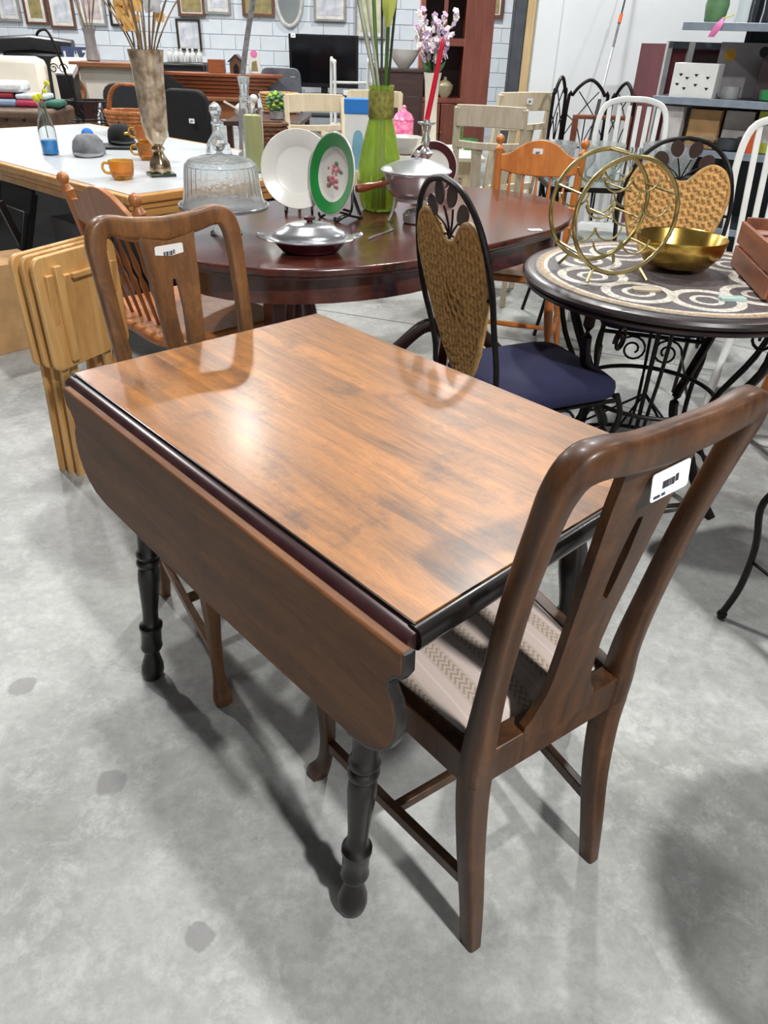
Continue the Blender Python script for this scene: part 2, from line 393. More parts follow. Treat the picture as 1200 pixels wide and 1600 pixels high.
def splat_chair(label, wd, loc, rz, sticker_front):
    C = thing('dining_chair', label, 'chair', loc, rz, 'pair of splat-back dining chairs')
    hoop = [(.147, .017, 0), (.145, .032, .1), (.144, .052, .22), (.146, .064, .34), (.149, .064, .44), (.147, .062, .52), (.150, .052, .62), (.155, .033, .76), (.158, .010, .88), (.156, -.001, .930), (.143, -.008, .957), (.115, -.012, .962), (.07, -.010, .953), (.0, -.006, .946)]
    hw = [.026, .031, .036, .040, .041, .036, .034, .034, .036, .040, .042, .042, .044, .050]; ht = [.032, .036, .040, .043, .043, .038, .032, .03, .03, .033, .036, .034, .030, .028]
    half = cr(hoop, 5); hwl = [x[0] for x in cr([(q,) for q in hw], 5)]; htl = [x[0] for x in cr([(q,) for q in ht], 5)]
    ci = 18                      # the frame starts and the rear leg ends here, hidden by the seat rail
    for sg in (-1, 1): MB().sweep([(sg*x, y_, z_) for x, y_, z_ in half[:ci+1]], hwl[:ci+1], htl[:ci+1], (0, 1, 0), 16, sq=.42).build('leg', wd, C, ang=40)
    up_ = half[ci:]; path = up_+[(-x, y_, z_) for x, y_, z_ in up_[-2::-1]]; a_, b_ = hwl[ci:], htl[ci:]
    MB().sweep(path, a_+a_[-2::-1], b_+b_[-2::-1], (0, 1, 0), 16, sq=.5).build('back_frame', wd, C, ang=50)
    # splat with keyhole slot
    zs = [.44, .455, .47, .485, .505, .53, .56, .60, .65, .695, .70, .71, .73, .78, .83, .842, .846, .87, .90, .935]
    def hwid(z_):
        k = [(.44, .074), (.47, .073), (.49, .058), (.53, .046), (.58, .041), (.65, .043), (.75, .05), (.85, .057), (.9, .06), (.94, .064)]
        for (a, p), (b2, q) in zip(k, k[1:]):
            if a <= z_ <= b2: return p+(q-p)*(z_-a)/(b2-a)
        return k[-1][1]
    def yc(z_):
        k = [(.44, .055), (.5, .056), (.62, .046), (.76, .026), (.88, .008), (.94, -.004)]
        for (a, p), (b2, q) in zip(k, k[1:]):
            if a <= z_ <= b2: return p+(q-p)*(z_-a)/(b2-a)
        return -.004
    def slot(z_):
        if z_ < .7 or z_ > .842: return 0
        return .004+.006*math.sin(PI*min(1, (z_-.695)/.15))**.7
    b = MB(); th = .0065; rows = []
    for z_ in zs:
        h = hwid(z_); s_ = slot(z_); bow = .008
        xs = [-h, -h*.6, -s_ if s_ else -.004, s_ if s_ else .004, h*.6, h]
        rows.append([[(x, yc(z_)+sg*th-bow*(1-(x/.06)**2)*.5, z_) for x in xs] for sg in (1, -1)])
    vs = [p for r in rows for sd in r for p in sd]; fs = []
    idx = lambda i, sd, j: i*12+sd*6+j
    for i in range(len(zs)-1):
        hole = slot((zs[i]+zs[i+1])/2) > 0
        for j in range(5):
            if hole and j == 2: continue
            for sd in (0, 1): fs.append((idx(i, sd, j), idx(i, sd, j+1), idx(i+1, sd, j+1), idx(i+1, sd, j)))
        for j in ((0, 5)+((2, 3) if hole else ())): fs.append((idx(i, 0, j), idx(i, 1, j), idx(i+1, 1, j), idx(i+1, 0, j)))
        if not hole and i+1 < len(zs)-1 and slot((zs[i+1]+zs[i+2])/2) > 0: fs.append((idx(i+1, 0, 2), idx(i+1, 0, 3), idx(i+1, 1, 3), idx(i+1, 1, 2)))
        if hole and not slot((zs[min(i+1, len(zs)-2)]+zs[min(i+2, len(zs)-1)])/2) > 0: fs.append((idx(i+1, 0, 2), idx(i+1, 0, 3), idx(i+1, 1, 3), idx(i+1, 1, 2)))
    for e in (0, len(zs)-1):
        for j in range(5): fs.append((idx(e, 0, j), idx(e, 0, j+1), idx(e, 1, j+1), idx(e, 1, j)))
    b._add(vs, fs); b.build('splat', wd, C, ang=30)
    MB().box((0, yc(.68), .684), (.008, .018, .008)).build('slot_peg', 'white_paint', C)
    # rear legs (sabre) and front legs (light cabriole)
    for sg in (-1, 1):
        p = cr([(sg*.200, .462, .0), (sg*.198, .458, .018), (sg*.193, .441, .06), (sg*.189, .432, .14), (sg*.190, .438, .26), (sg*.193, .446, .36), (sg*.193, .446, .44)], 4)
        w_ = [x[0] for x in cr([(.040,), (.040,), (.027,), (.028,), (.036,), (.044,), (.046,)], 4)]
        MB().sweep(p, w_, None, (0, 1, 0), 8, sq=.6).build('leg', wd, C, ang=60)
        MB().sweep([(sg*.146, .05, .145), (sg*.17, .24, .135), (sg*.189, .425, .125)], .016, .026, (0, 0, 1), 4).build('stretcher', wd, C, bevel=.002)
        MB().bar((sg*.152, .065, .418), (sg*.197, .448, .418), .026, .062).build('seat_rail', wd, C, bevel=.003)
    MB().sweep([(-.166, .23, .135), (.166, .23, .135)], .016, .022, (0, 0, 1), 4).build('stretcher', wd, C, bevel=.002)
    MB().box((0, .067, .425), (.28, .034, .07)).build('seat_rail', wd, C, bevel=.003)
    MB().box((0, .448, .418), (.36, .026, .062)).build('seat_rail', wd, C, bevel=.003)
    # padded seat
    b = MB(); n = 14; vs = []; fs = []
    for i in range(n+1):
        v_ = i/n
        for j in range(n+1):
            u_ = j/n*2-1; hwd = .138+.052*v_
            prof = (1-abs(u_)**4)*(1-abs(2*v_-1)**4)
            x = u_*hwd; yv = .088+.352*v_
            if abs(u_) == 1 and i in (0, n): x *= .95; yv += .008*(1 if i == 0 else -1)
            vs.append((x, yv, .447+.026*prof**.6))
    for i in range(n):
        for j in range(n): fs.append((i*(n+1)+j, i*(n+1)+j+1, (i+1)*(n+1)+j+1, (i+1)*(n+1)+j))
    ring = [j for j in range(n+1)]+[i*(n+1)+n for i in range(1, n+1)]+[n*(n+1)+j for j in range(n-1, -1, -1)]+[i*(n+1) for i in range(n-1, 0, -1)]
    o = len(vs); vs += [(vs[k][0], vs[k][1], .43) for k in ring]; k = len(ring)
    fs += [(ring[i], ring[(i+1) % k], o+(i+1) % k, o+i) for i in range(k)]+[tuple(o+i for i in range(k))]
    b._add(vs, fs); st = b.build('seat', 'striped_fabric', C, ang=70); st['label'] = 'padded seat in beige striped zigzag fabric'
    # price sticker near the top of the splat
    sg = 1 if sticker_front else -1
    tilt = math.atan2(.012, .06)
    if sg < 0: m = MX.Translation((.014, -.0125, .896)) @ MX.Rotation(PI/2, 4, 'X') @ MX.Rotation(rad(-5), 4, 'X') @ MX.Rotation(rad(4), 4, 'Z')
    else: m = MX.Translation((.002, .0085, .897)) @ MX.Rotation(PI, 4, 'Z') @ MX.Rotation(PI/2, 4, 'X') @ MX.Rotation(rad(6), 4, 'X') @ MX.Rotation(rad(2), 4, 'Z')
    sticker(C, .066, .036, m)
    return C
def face(fx, fy): return math.atan2(fy, fx)-PI/2       # rotation so that local +y points to (fx, fy)
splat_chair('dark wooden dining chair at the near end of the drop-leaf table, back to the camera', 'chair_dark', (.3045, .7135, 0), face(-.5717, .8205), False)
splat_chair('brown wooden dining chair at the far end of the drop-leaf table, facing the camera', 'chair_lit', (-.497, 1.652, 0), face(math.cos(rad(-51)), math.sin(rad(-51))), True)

# ================================================================ mid-ground furniture
wood('mahogany', (92, 46, 36), (58, 27, 24), .2, (2, 9, 9), 2.5, .6)
wood('maple', (206, 128, 58), (166, 92, 36), .35, (9, 9, 1.5), 2.5, .3)
wood('maple_dull', (186, 120, 66), (142, 84, 42), .4, (9, 9, 1.5), 2.5, .2)
wood('pine', (214, 170, 108), (180, 132, 76), .5, (9, 9, 1.2), 2.2, .1)
wood('oak_edge', (212, 160, 92), (176, 120, 58), .4, (1.2, 12, 12), 2.5, .2)
wood('greige', (196, 186, 166), (166, 154, 134), .6, (9, 9, 1.5), 3, 0)
wood('cream_wood', (216, 204, 178), (192, 178, 150), .6, (9, 9, 1.5), 3, 0)
# ---- oval pedestal table
OV = thing('oval_dining_table', 'large oval mahogany dining table with a glossy top laden with tableware', 'table', (-.035, 2.90, 0), rad(45.3))
def oval(a, b, A, n=20):
    o = []
    for k in range(n+1):
        th = -PI/2+PI*k/n; o.append((a-A+A*math.cos(th), b*math.sin(th)))
    for k in range(n+1):
        th = PI/2+PI*k/n; o.append((-a+A+A*math.cos(th), b*math.sin(th)))
    return o
MB().prism(oval(.905, .52, .66), .024, None, .716).build('tabletop', 'mahogany', OV, bevel=.006)
MB().prism(oval(.893, .508, .65), .012, None, .704).build('top_moulding', 'mahogany', OV, bevel=.003)
ap = oval(.85, .465, .62); b = MB(); k = len(ap)
ai = [(x*.97, y_*.95) for x, y_ in ap]
b._add([(x, y_, .62) for x, y_ in ap]+[(x, y_, .705) for x, y_ in ap]+[(x, y_, .62) for x, y_ in ai]+[(x, y_, .705) for x, y_ in ai],
       [q for i in range(k) for q in ((i, (i+1) % k, k+(i+1) % k, k+i), (2*k+i, 2*k+(i+1) % k, 3*k+(i+1) % k, 3*k+i), (i, (i+1) % k, 2*k+(i+1) % k, 2*k+i))])
b.build('apron', 'mahogany', OV)
for (x, sx) in ((-.42, -1), (.42, 1)):
    MB().lathe([(.05, .62), (.075, .6), (.06, .57), (.045, .54), (.06, .48), (.075, .40), (.055, .33), (.045, .3), (.065, .27), (.065, .2), (.05, .17), (.03, .16)][::-1], 20, (x, 0, 0)).build('pedestal', 'mahogany', OV)
    for dx, dy in ((sx*.7, .72), (sx*.7, -.72), (-sx*.8, .6), (-sx*.8, -.6)):
        p = cr([(x+dx*.04, dy*.04, .235), (x+dx*.12, dy*.12, .225), (x+dx*.24, dy*.24, .12), (x+dx*.36, dy*.36, .045), (x+dx*.44, dy*.44, .03), (x+dx*.47, dy*.47, .022)], 4)
        MB().sweep(p, .045, [.065-.022*i/len(p) for i in range(len(p))], (0, 0, 1), 8).build('foot', 'mahogany', OV)
MB().box((-.62, -.12, .35), (.055, .055, .7)).build('leg', 'mahogany', OV, bevel=.004)
# ---- chair helper: turned post
def post(h, r, fin=True):
    p = [(r*.8, 0), (r, .01), (r, h*.1), (r*1.15, h*.12), (r*.75, h*.14), (r, h*.2), (r*1.1, h*.3), (r, h*.42), (r*1.3, h*.44), (r*.8, h*.46), (r*1.05, h*.5), (r*1.05, h*.86), (r*1.3, h*.88), (r*.85, h*.9)]
    p += [(r*.6, h*.92), (r*1.15, h*.945), (r*1.2, h*.965), (r*.9, h*.985), (r*.3, h)] if fin else [(r, h)]
    return p
def tilt_lathe(prof, p0, p1, n=12):
    d = V(p1)-V(p0); q = d.to_track_quat('Z', 'Y').to_matrix().to_4x4(); s_ = d.length/prof[-1][1]
    b = MB().lathe([(r, z_*s_) for r, z_ in prof], n, (0, 0, 0)); M = MX.Translation(p0) @ q
    b.v = [tuple(M @ V(v_)) for v_ in b.v]; return b
def spindle_chair(label, wd, loc, rz, w=.36, top=.95, n_sp=5, st=True, sc=1, group=None, cheap=False):
    C = thing('spindle_back_chair', label, 'chair', loc, rz, group)
    h = w/2; lean = .10; sy = .05
    for sg in (-1, 1):
        tilt_lathe(post(top-.44, .017), (sg*h*.86, sy, .44), (sg*h*.97, sy-lean, top), 14).build('back_post', wd, C)
        for (yy_, fy) in ((sy+.01, -.04), (.40, .44)):
            tilt_lathe([(.012, 0), (.016, .05), (.02, .14), (.013, .18), (.018, .2), (.021, .3), (.014, .4), (.017, .42)], (sg*h*1.05, fy, 0), (sg*h*.8, yy_, .42), 12).build('leg', wd, C)
        tilt_lathe([(.008, 0), (.014, .2), (.008, .4)], (sg*h*.96, 0.0, .16), (sg*h*.96, .42, .16), 8).build('stretcher', wd, C)
    tilt_lathe([(.008, 0), (.014, .2), (.008, .4)], (-h*.95, .21, .16), (h*.95, .21, .16), 8).build('stretcher', wd, C)
    # arched crest board
    pts = []; zt = top-.075; zb = top-.165
    up_ = cr([(-h*.93, zt-.005), (-h*.7, zt+.0), (-h*.35, zt+.045), (0, zt+.062), (h*.35, zt+.045), (h*.7, zt), (h*.93, zt-.005)], 4)
    lo_ = cr([(h*.92, zb+.02), (h*.5, zb+.004), (0, zb), (-h*.5, zb+.004), (-h*.92, zb+.02)], 4)
    m = MX.Translation((0, sy-lean*.86, 0)) @ MX.Rotation(rad(-9), 4, 'X')
    q = MX.Translation((0, sy-lean*.84, 0)) @ MX.Translation((0, 0, zt)) @ MX.Rotation(rad(10), 4, 'X') @ MX.Translation((0, 0, -zt)) @ RX90
    MB().prism(up_+lo_, .02, q).build('crest_rail', wd, C, bevel=.004)
    for i in range(n_sp):
        x = (i-(n_sp-1)/2)*w*.8/n_sp
        tilt_lathe([(.006, 0), (.007, .1), (.012, .17), (.006, .2), (.011, .24), (.006, .3), (.006, .36)], (x*.92, sy, .455), (x, sy-lean*.78, zb+.02), 8).build('spindle', wd, C)
    MB().prism(cr([(-h*1.0, .0), (-h*1.12, .22), (-h*1.05, .43), (0, .455), (h*1.05, .43), (h*1.12, .22), (h*1.0, .0), (0, -.015)], 5, True), .032, None, .425).build('seat', wd, C, bevel=.008)
    if st: sticker(C, .045, .034, MX.Translation((.012, sy-lean*.86+(.011 if st > 0 else -.013), zt+.01)) @ (MX.Rotation(PI, 4, 'Z') if st > 0 else MX.Identity(4)) @ MX.Rotation(PI/2, 4, 'X'))
    return C
spindle_chair('orange maple spindle chair at the far side of the oval table', 'maple', (.655, 3.66, 0), face(-.28, -.96), .40, .955, 5, 1, group='maple spindle chairs')
spindle_chair('brown spindle chair with round finials behind the stack of folding trays', 'maple_dull', (-.90, 2.465, 0), face(.7, .71), .50, .91, 6, 0, group='maple spindle chairs')
# ---- stack of folded wooden tray tables
TG = 'folded tray tables leaning in a stack'
tp_dir = rad(66)
for i, lab in enumerate(('folded pine tray table, frontmost of the stack beside the far chair', 'folded pine tray table, middle one of the stack of three', 'folded pine tray table, rearmost of the stack with its corner showing left')):
    t = thing('tray_table', lab, 'tray table', (-1.035-.038*i, 2.10+.017*i, 0), tp_dir, TG)
    top = MB().prism(rrect(.33, .345, .03), .017, MX.Translation((.165, 0, .58)) @ RX90).build('tray_top', 'pine', t, bevel=.004)
    for x in (.075, .27): MB().box((x, -.017, .575), (.026, .016, .29)).build('batten', 'pine', t, bevel=.002)
    for x in (.04, .23): MB().bar((x, -.017, .70), (x+.015, .055, 0), .026, .014, (0, 1, 0)).build('leg', 'pine', t, bevel=.002)
    for x in (.105, .30): MB().bar((x, -.017, .69), (x-.02, .085, 0), .026, .014, (0, 1, 0)).build('leg', 'pine', t, bevel=.002)
    MB().box((.175, -.018, .68), (.10, .018, .016)).build('crossbar', 'pine', t, bevel=.002)
# ---- wrought iron chair with wicker back and navy seat
plain('wicker', (220, 174, 110), .6, var=.16, scale=55, bump=.2)
plain('wicker_edge', (206, 160, 96), .55, var=.2, scale=40)
plain('navy', (26, 28, 62), .85, var=.12, scale=8, bump=.1)
plain('leaf_brown', (70, 52, 46), .5, .3)
HO = cr([(0, .865), (.03, .872), (.065, .912), (.10, .928), (.14, .905), (.165, .845), (.160, .77), (.135, .68), (.10, .59), (.06, .515), (.03, .488), (0, .480)], 5)
HO = [(x*1.14, z_) for x, z_ in HO]
HX = HO+[(-x, z_) for x, z_ in HO[-2:0:-1]]
def by(z_): return -.03-.14*max(0, (z_-.45))/.55*.75        # back recline
def spade_span(x):
    zs_ = []
    k = len(HX)
    for i in range(k):
        a, c = HX[i], HX[(i+1) % k]
        if (a[0]-x)*(c[0]-x) <= 0 and a[0] != c[0]: zs_.append(a[1]+(c[1]-a[1])*(x-a[0])/(c[0]-a[0]))
    return (min(zs_), max(zs_)) if len(zs_) > 1 else None
def wicker_chair(label, loc, rz):
    C = thing('wicker_back_chair', label, 'chair', loc, rz, 'iron chairs with wicker backs')
    hp = [(.175, .02), (.18, .45), (.207, .7), (.204, .82), (.168, .93), (.092, 1.0), (0, 1.02)]
    h3 = cr([(x, by(z_) if z_ > .45 else -.03-.05*(.45-z_)/.45, z_) for x, z_ in hp], 5)
    MB().tube(h3+[(-x, y_, z_) for x, y_, z_ in h3[-2::-1]], .0085, 8).build('hoop_frame', 'iron', C)
    MB().tube([(x, by(z_), z_) for x, z_ in HX], .009, 8, True).build('wicker_border', 'wicker_edge', C)
    b = MB(); nc = 17
    for i in range(nc):
        x = -.172+.344*i/(nc-1); sp = spade_span(x)
        if not sp: continue
        z0, z1 = sp; m_ = max(3, int((z1-z0)/.007))
        pth = [(x+.0022*(1 if q % 2 else -1), by(z0+(z1-z0)*q/m_)+(.003 if (q//2+i) % 2 else -.002), z0+(z1-z0)*q/m_) for q in range(m_+1)]
        b.sweep(pth, [.0185 if q % 2 else .015 for q in range(m_+1)], [.021 if (q//2+i) % 2 else .016 for q in range(m_+1)], (0, 1, 0), 6, sq=1)
    MB().prism([(x*.99, .7+(z_-.7)*.99) for x, z_ in HX], .004, MX(((1, 0, 0, 0), (0, -.191, 1, by(.45)+.191*.45+.001), (0, 1, 0, 0), (0, 0, 0, 1)))).build('panel_backing', 'wicker', C)
    # raised diamond knots in the middle
    w_ = b.build('woven_panel', 'wicker', C); w_['kind'] = 'stuff'
    for r_ in range(4):
        for c_ in range(3):
            x = -.036+.036*c_+(.012 if r_ % 2 else -.006); z_ = .655+.026*r_
            MB().sweep([(x-.016, by(z_)-.008, z_+.008), (x, by(z_)-.013, z_), (x+.016, by(z_)-.008, z_-.008)], .011, .008, (0, 1, 0), 6).build('knot', 'wicker_edge', C)
    # leaf fan between hoop and wicker
    for a, L_ in ((-58, .098), (-21, .098), (19, .098), (56, .098)):
        ca, sa = math.sin(rad(a)), math.cos(rad(a)); bz = .885
        MB().tube(cr([(0, by(bz), bz-.012), (ca*.03, by(bz), bz+sa*.02+.005), (ca*L_*.75, by(bz)-.008, bz+sa*L_*.7)], 4), .003, 6).build('stem', 'iron', C)
        m = MX.Translation((ca*L_, by(bz+sa*L_), bz+sa*L_+.004)) @ MX.Rotation(rad(a), 4, 'Y') @ RX90
        MB().prism(cr([(0, -.03), (.018, -.018), (.025, .004), (.016, .025), (0, .031), (-.016, .025), (-.025, .004), (-.018, -.018)], 3, True), .004, m).build('metal_leaf', 'leaf_brown', C)
    for sg in (-1, 1):
        MB().tube(cr([(0, by(.88), .875), (sg*.02, by(.88), .882), (sg*.045, by(.88), .872), (sg*.06, by(.89), .888), (sg*.05, by(.89), .9)], 5), .003, 6).build('curl', 'iron', C)
        MB().tube([(sg*.178, by(.76), .76), (sg*.206, by(.76), .76)], .006, 6).build('bracket', 'iron', C)
        MB().tube(cr([(sg*.18, .40, .43), (sg*.19, .42, .36), (sg*.178, .405, .25), (sg*.178, .405, .12), (sg*.188, .42, .02)], 5), .009, 8).build('leg', 'iron', C)
        MB().ball((sg*.188, .42, .014), .014, 6).build('leg_foot', 'iron', C)
        sp_ = [(sg*(.06+.055*math.cos(t_)*(1-t_/14)), .415, .36+.055*math.sin(t_)*(1-t_/14)) for t_ in [k*.45 for k in range(24)]]
        MB().tube(sp_, .0045, 6).build('scroll', 'iron', C)
        sp_ = [(sg*.185, .2+.055*math.cos(t_)*(1-t_/14), .36+.055*math.sin(t_)*(1-t_/14)) for t_ in [k*.45 for k in range(24)]]
        MB().tube(sp_, .0045, 6).build('scroll', 'iron', C)
        MB().tube([(sg*.168, -.03, .41), (sg*.18, .40, .41)], .008, 6).build('side_rail', 'iron', C)
        MB().tube([(sg*.168, -.05, .2), (sg*.172, .40, .2)], .005, 6).build('stretcher', 'iron', C)
    MB().tube([(-.18, .41, .415), (.18, .41, .415)], .008, 6).build('front_rail', 'iron', C)
    b = MB(); n = 12; o = rrect(.40, .42, .07, 3); k = len(o); lv = [(.86, -.005), (.98, .005), (1, .022), (.98, .042), (.88, .058), (.6, .068), (.25, .071)]
    vs = [(x*s_, .205+y_*s_, .422+z_) for s_, z_ in lv for x, y_ in o]
    fs = [(i*k+j, i*k+(j+1) % k, (i+1)*k+(j+1) % k, (i+1)*k+j) for i in range(len(lv)-1) for j in range(k)]+[tuple(range(k)), tuple((len(lv)-1)*k+j for j in range(k))]
    b._add(vs, fs); b.build('seat', 'navy', C, ang=70)['label'] = 'navy blue padded fabric seat'
    return C
wc = wicker_chair('iron chair with wicker spade back and navy seat beside the oval table', (.25, 2.03, 0), face(.91, .41))
copy_tree(wc, (1.085, 3.0, 0), face(-.28, -.96), 'iron wicker-back chair facing the camera behind the mosaic table')
copy_tree(wc, (1.257, 1.194, 0), face(-.35, .94), 'navy seated iron chair cut off at the right edge of the photo')
# ---- round mosaic table on scrolled iron base
def mosaic():
    m, nt, b = _bsdf('mosaic'); N = nt.nodes; L = nt.links
    tc = N.new('ShaderNodeTexCoord'); sp = N.new('ShaderNodeSeparateXYZ'); L.new(tc.outputs['Object'], sp.inputs[0])
    vo = N.new('ShaderNodeTexVoronoi'); vo.inputs['Scale'].default_value = 150; L.new(tc.outputs['Object'], vo.inputs['Vector'])
    # swirl bands: distance to the nearest of a ring of circle centres, banded
    prev = None
    for i in range(9):
        a = i*2*PI/9+.25; R0 = .27; c = (R0*math.cos(a), R0*math.sin(a), .72)
        d = N.new('ShaderNodeVectorMath'); d.operation = 'DISTANCE'; d.inputs[1].default_value = c; L.new(tc.outputs['Object'], d.inputs[0])
        if prev is None: prev = d.outputs['Value']
        else:
            mn = N.new('ShaderNodeMath'); mn.operation = 'MINIMUM'; L.new(prev, mn.inputs[0]); L.new(d.outputs['Value'], mn.inputs[1]); prev = mn.outputs[0]
    r = N.new('ShaderNodeValToRGB'); cr_ = r.color_ramp; cr_.interpolation = 'CONSTANT'
    dk, wt = lin((78, 72, 74)), lin((200, 194, 184))
    cr_.elements[0].position = 0; cr_.elements[0].color = dk
    cr_.elements[1].position = .028; cr_.elements[1].color = wt
    for p, c in ((.046, dk), (.078, wt), (.104, dk), (.12, dk)):
        e = cr_.elements.new(p); e.color = c
    L.new(prev, r.inputs[0])
    ln = N.new('ShaderNodeVectorMath'); ln.operation = 'LENGTH'; L.new(tc.outputs['Object'], ln.inputs[0])
    ds = N.new('ShaderNodeVectorMath'); ds.operation = 'DISTANCE'; ds.inputs[1].default_value = (0, 0, .72); L.new(tc.outputs['Object'], ds.inputs[0])
    r2 = N.new('ShaderNodeValToRGB'); r2.color_ramp.interpolation = 'CONSTANT'
    r2.color_ramp.elements[0].position = 0; r2.color_ramp.elements[0].color = (0, 0, 0, 1)
    r2.color_ramp.elements[1].position = .385; r2.color_ramp.elements[1].color = (1, 1, 1, 1)
    L.new(ds.outputs['Value'], r2.inputs[0])
    r3 = N.new('ShaderNodeValToRGB'); r3.color_ramp.interpolation = 'CONSTANT'
    for p, c in ((0, wt), (.395, lin((176, 140, 92))), (.405, lin((150, 132, 110))), (.42, dk)):
        e = r3.color_ramp.elements[0] if p == 0 else r3.color_ramp.elements.new(p); e.position = p; e.color = c
    L.new(ds.outputs['Value'], r3.inputs[0])
    mx = N.new('ShaderNodeMixRGB'); L.new(r2.outputs[0], mx.inputs[0]); L.new(r.outputs[0], mx.inputs[1]); L.new(r3.outputs[0], mx.inputs[2])
    hs = N.new('ShaderNodeHueSaturation'); mr = N.new('ShaderNodeMapRange'); mr.inputs[3].default_value = .5; mr.inputs[4].default_value = 1.25
    L.new(vo.outputs['Color'], mr.inputs[0]); L.new(mr.outputs[0], hs.inputs['Value']); L.new(mx.outputs[0], hs.inputs['Color'])
    ve = N.new('ShaderNodeTexVoronoi'); ve.feature = 'DISTANCE_TO_EDGE'; ve.inputs['Scale'].default_value = 150; L.new(tc.outputs['Object'], ve.inputs['Vector'])
    bp = N.new('ShaderNodeBump'); bp.inputs['Strength'].default_value = .5; bp.inputs['Distance'].default_value = .002; L.new(ve.outputs['Distance'], bp.inputs['Height']); L.new(bp.outputs[0], b.inputs['Normal'])
    L.new(hs.outputs[0], b.inputs['Base Color']); b.inputs['Roughness'].default_value = .45
    MATS['mosaic'] = m
mosaic()
plain('dark_rim', (44, 32, 32), .35, var=.2, coat=.3)
MT = thing('mosaic_table', 'round table with black and white mosaic top on a scrolled iron base', 'table', (.875, 2.30, 0), .3)
MB().lathe([(.43, .7185), (.43, .7205), (1e-4, .7205)], 64).build('mosaic_top', 'mosaic', MT, ang=20)
MB().lathe([(.0, .70), (.40, .70), (.43, .672), (.452, .676), (.456, .684), (.448, .69), (.46, .696), (.464, .706), (.458, .714), (.448, .718), (.428, .7195), (.0, .7195)][1:-1], 64).build('table_rim', 'dark_rim', MT, ang=30)
MB().lathe([(.30, .66), (.36, .66), (.36, .672), (.30, .672)], 40, ring=True).build('under_ring', 'iron', MT)
for k in range(4):
    a = k*PI/2+.35; c_, s_ = math.cos(a), math.sin(a)
    MB().sweep(cr([(c_*.37, s_*.37, .668), (c_*.36, s_*.36, .52), (c_*.25, s_*.25, .34), (c_*.2, s_*.2, .24), (c_*.26, s_*.26, .1), (c_*.35, s_*.35, .0)], 5), .03, .026, (0, 0, 1), 8).build('leg', 'iron', MT)
    for dth in (.55, .66):
        c2, s2 = math.cos(a+dth), math.sin(a+dth)
        MB().tube(cr([(c2*.34, s2*.34, .665), (c2*.3, s2*.3, .5), (c2*.215, s2*.215, .33), (c2*.2, s2*.2, .2), (c2*.28, s2*.28, .06)], 4), .006, 6).build('iron_rod', 'iron', MT)
    ca, sa = math.cos(a+.22), math.sin(a+.22)
    for q, (rr0, zz0) in enumerate(((.31, .585),)):
        sp_ = [(ca*(rr0+.042*math.cos(t_)*(1-t_/13)), sa*(rr0+.042*math.cos(t_)*(1-t_/13)), zz0+.042*math.sin(t_)*(1-t_/13)) for t_ in [j*.42 for j in range(24)]]
        MB().tube(sp_, .005, 6).build('scroll', 'iron', MT)
    MB().tube([(c_*.3, s_*.3, .06), (-c_*.0, -s_*.0, .32)], .0045, 6).build('brace', 'iron', MT)
for (r_, z_) in ((.225, .33), (.30, .055)):
    MB().tube([(r_*math.cos(j*PI/18), r_*math.sin(j*PI/18), z_) for j in range(36)], .0075, 8, True).build('ring', 'iron', MT)
# ---- brass wine rack
RK = thing('wine_rack', 'round brass wire wine rack of two hoops on the mosaic table', 'wine rack', (.648, 2.27, .7205), face(.22, -.97))
for y_ in (-.10, .07):
    MB().tube([(.157*math.cos(j*PI/20), y_, .178+.157*math.sin(j*PI/20)) for j in range(40)], .0065, 8, True).build('hoop', 'old_gold', RK)
    for sg in (-1, 1):
        MB().tube([(sg*.075, y_, .036), (sg*.095, y_+(.02 if y_ > 0 else -.02), .004)], .005, 6).build('foot', 'old_gold', RK)
    cs = [(-.085, .22), (.0, .20), (.085, .22), (-.04, .29), (.045, .29), (-.045, .12), (.045, .12)]
    for (cx_, cz_) in cs:
        MB().tube([(cx_+.044*math.cos(t_), y_, cz_+.044*math.sin(t_)) for t_ in [PI+.1+k*(PI-.2)/12 for k in range(13)]], .003, 6).build('bottle_cradle', 'old_gold', RK)
for t_ in (.4, 1.57, 2.75, 3.8, 5.6):
    MB().tube([(.157*math.cos(t_), -.10, .178+.157*math.sin(t_)), (.157*math.cos(t_), .07, .178+.157*math.sin(t_))], .004, 6).build('tie_rod', 'old_gold', RK)
for (cx_, cz_) in ((-.04, .176), (.045, .176), (0, .246)):
    MB().tube([(cx_, -.10, cz_), (cx_, .07, cz_)], .003, 6).build('tie_rod', 'old_gold', RK)
# ---- gold bowl
BW = thing('gold_bowl', 'shallow gold metal bowl on the mosaic table', 'bowl', (.90, 2.37, .7205))
MB().lathe([(.05, 0), (.055, .003), (.10, .018), (.128, .052), (.137, .095), (.136, .098), (.132, .094), (.122, .055), (.096, .024), (.05, .01), (.0001, .008)], 40).build('bowl_body', 'gold', BW)
plain('pink_tag', (214, 186, 160), .6)
MB().prism(rrect(.06, .035, .003, 2), .001, MX.Translation((-.055, -.03, .022)) @ MX.Rotation(.5, 4, 'Z') @ MX.Rotation(.25, 4, 'Y')).build('paper_tag', 'pink_tag', BW)
tag(MB().prism(rrect(.075, .03, .006, 2), .008, MX.Translation((0, 0, .004))).build('glass_coaster', plain('pale_teal', (176, 204, 196), .2, var=.1), loc=(.955, 2.04, .7205), rz=.1), 'pale teal glass scrap lying on the mosaic tabletop', 'coaster')
tag(MB().prism(cr([(-.04, -.018), (.03, -.02), (.042, .01), (0, .022), (-.035, .016)], 4, True), .006, MX.Translation((0, 0, .003))).build('soap_dish', plain('sand', (170, 158, 138), .6), loc=(.735, 2.11, .7205)), 'small flat beige dish under the brass wine rack', 'dish')
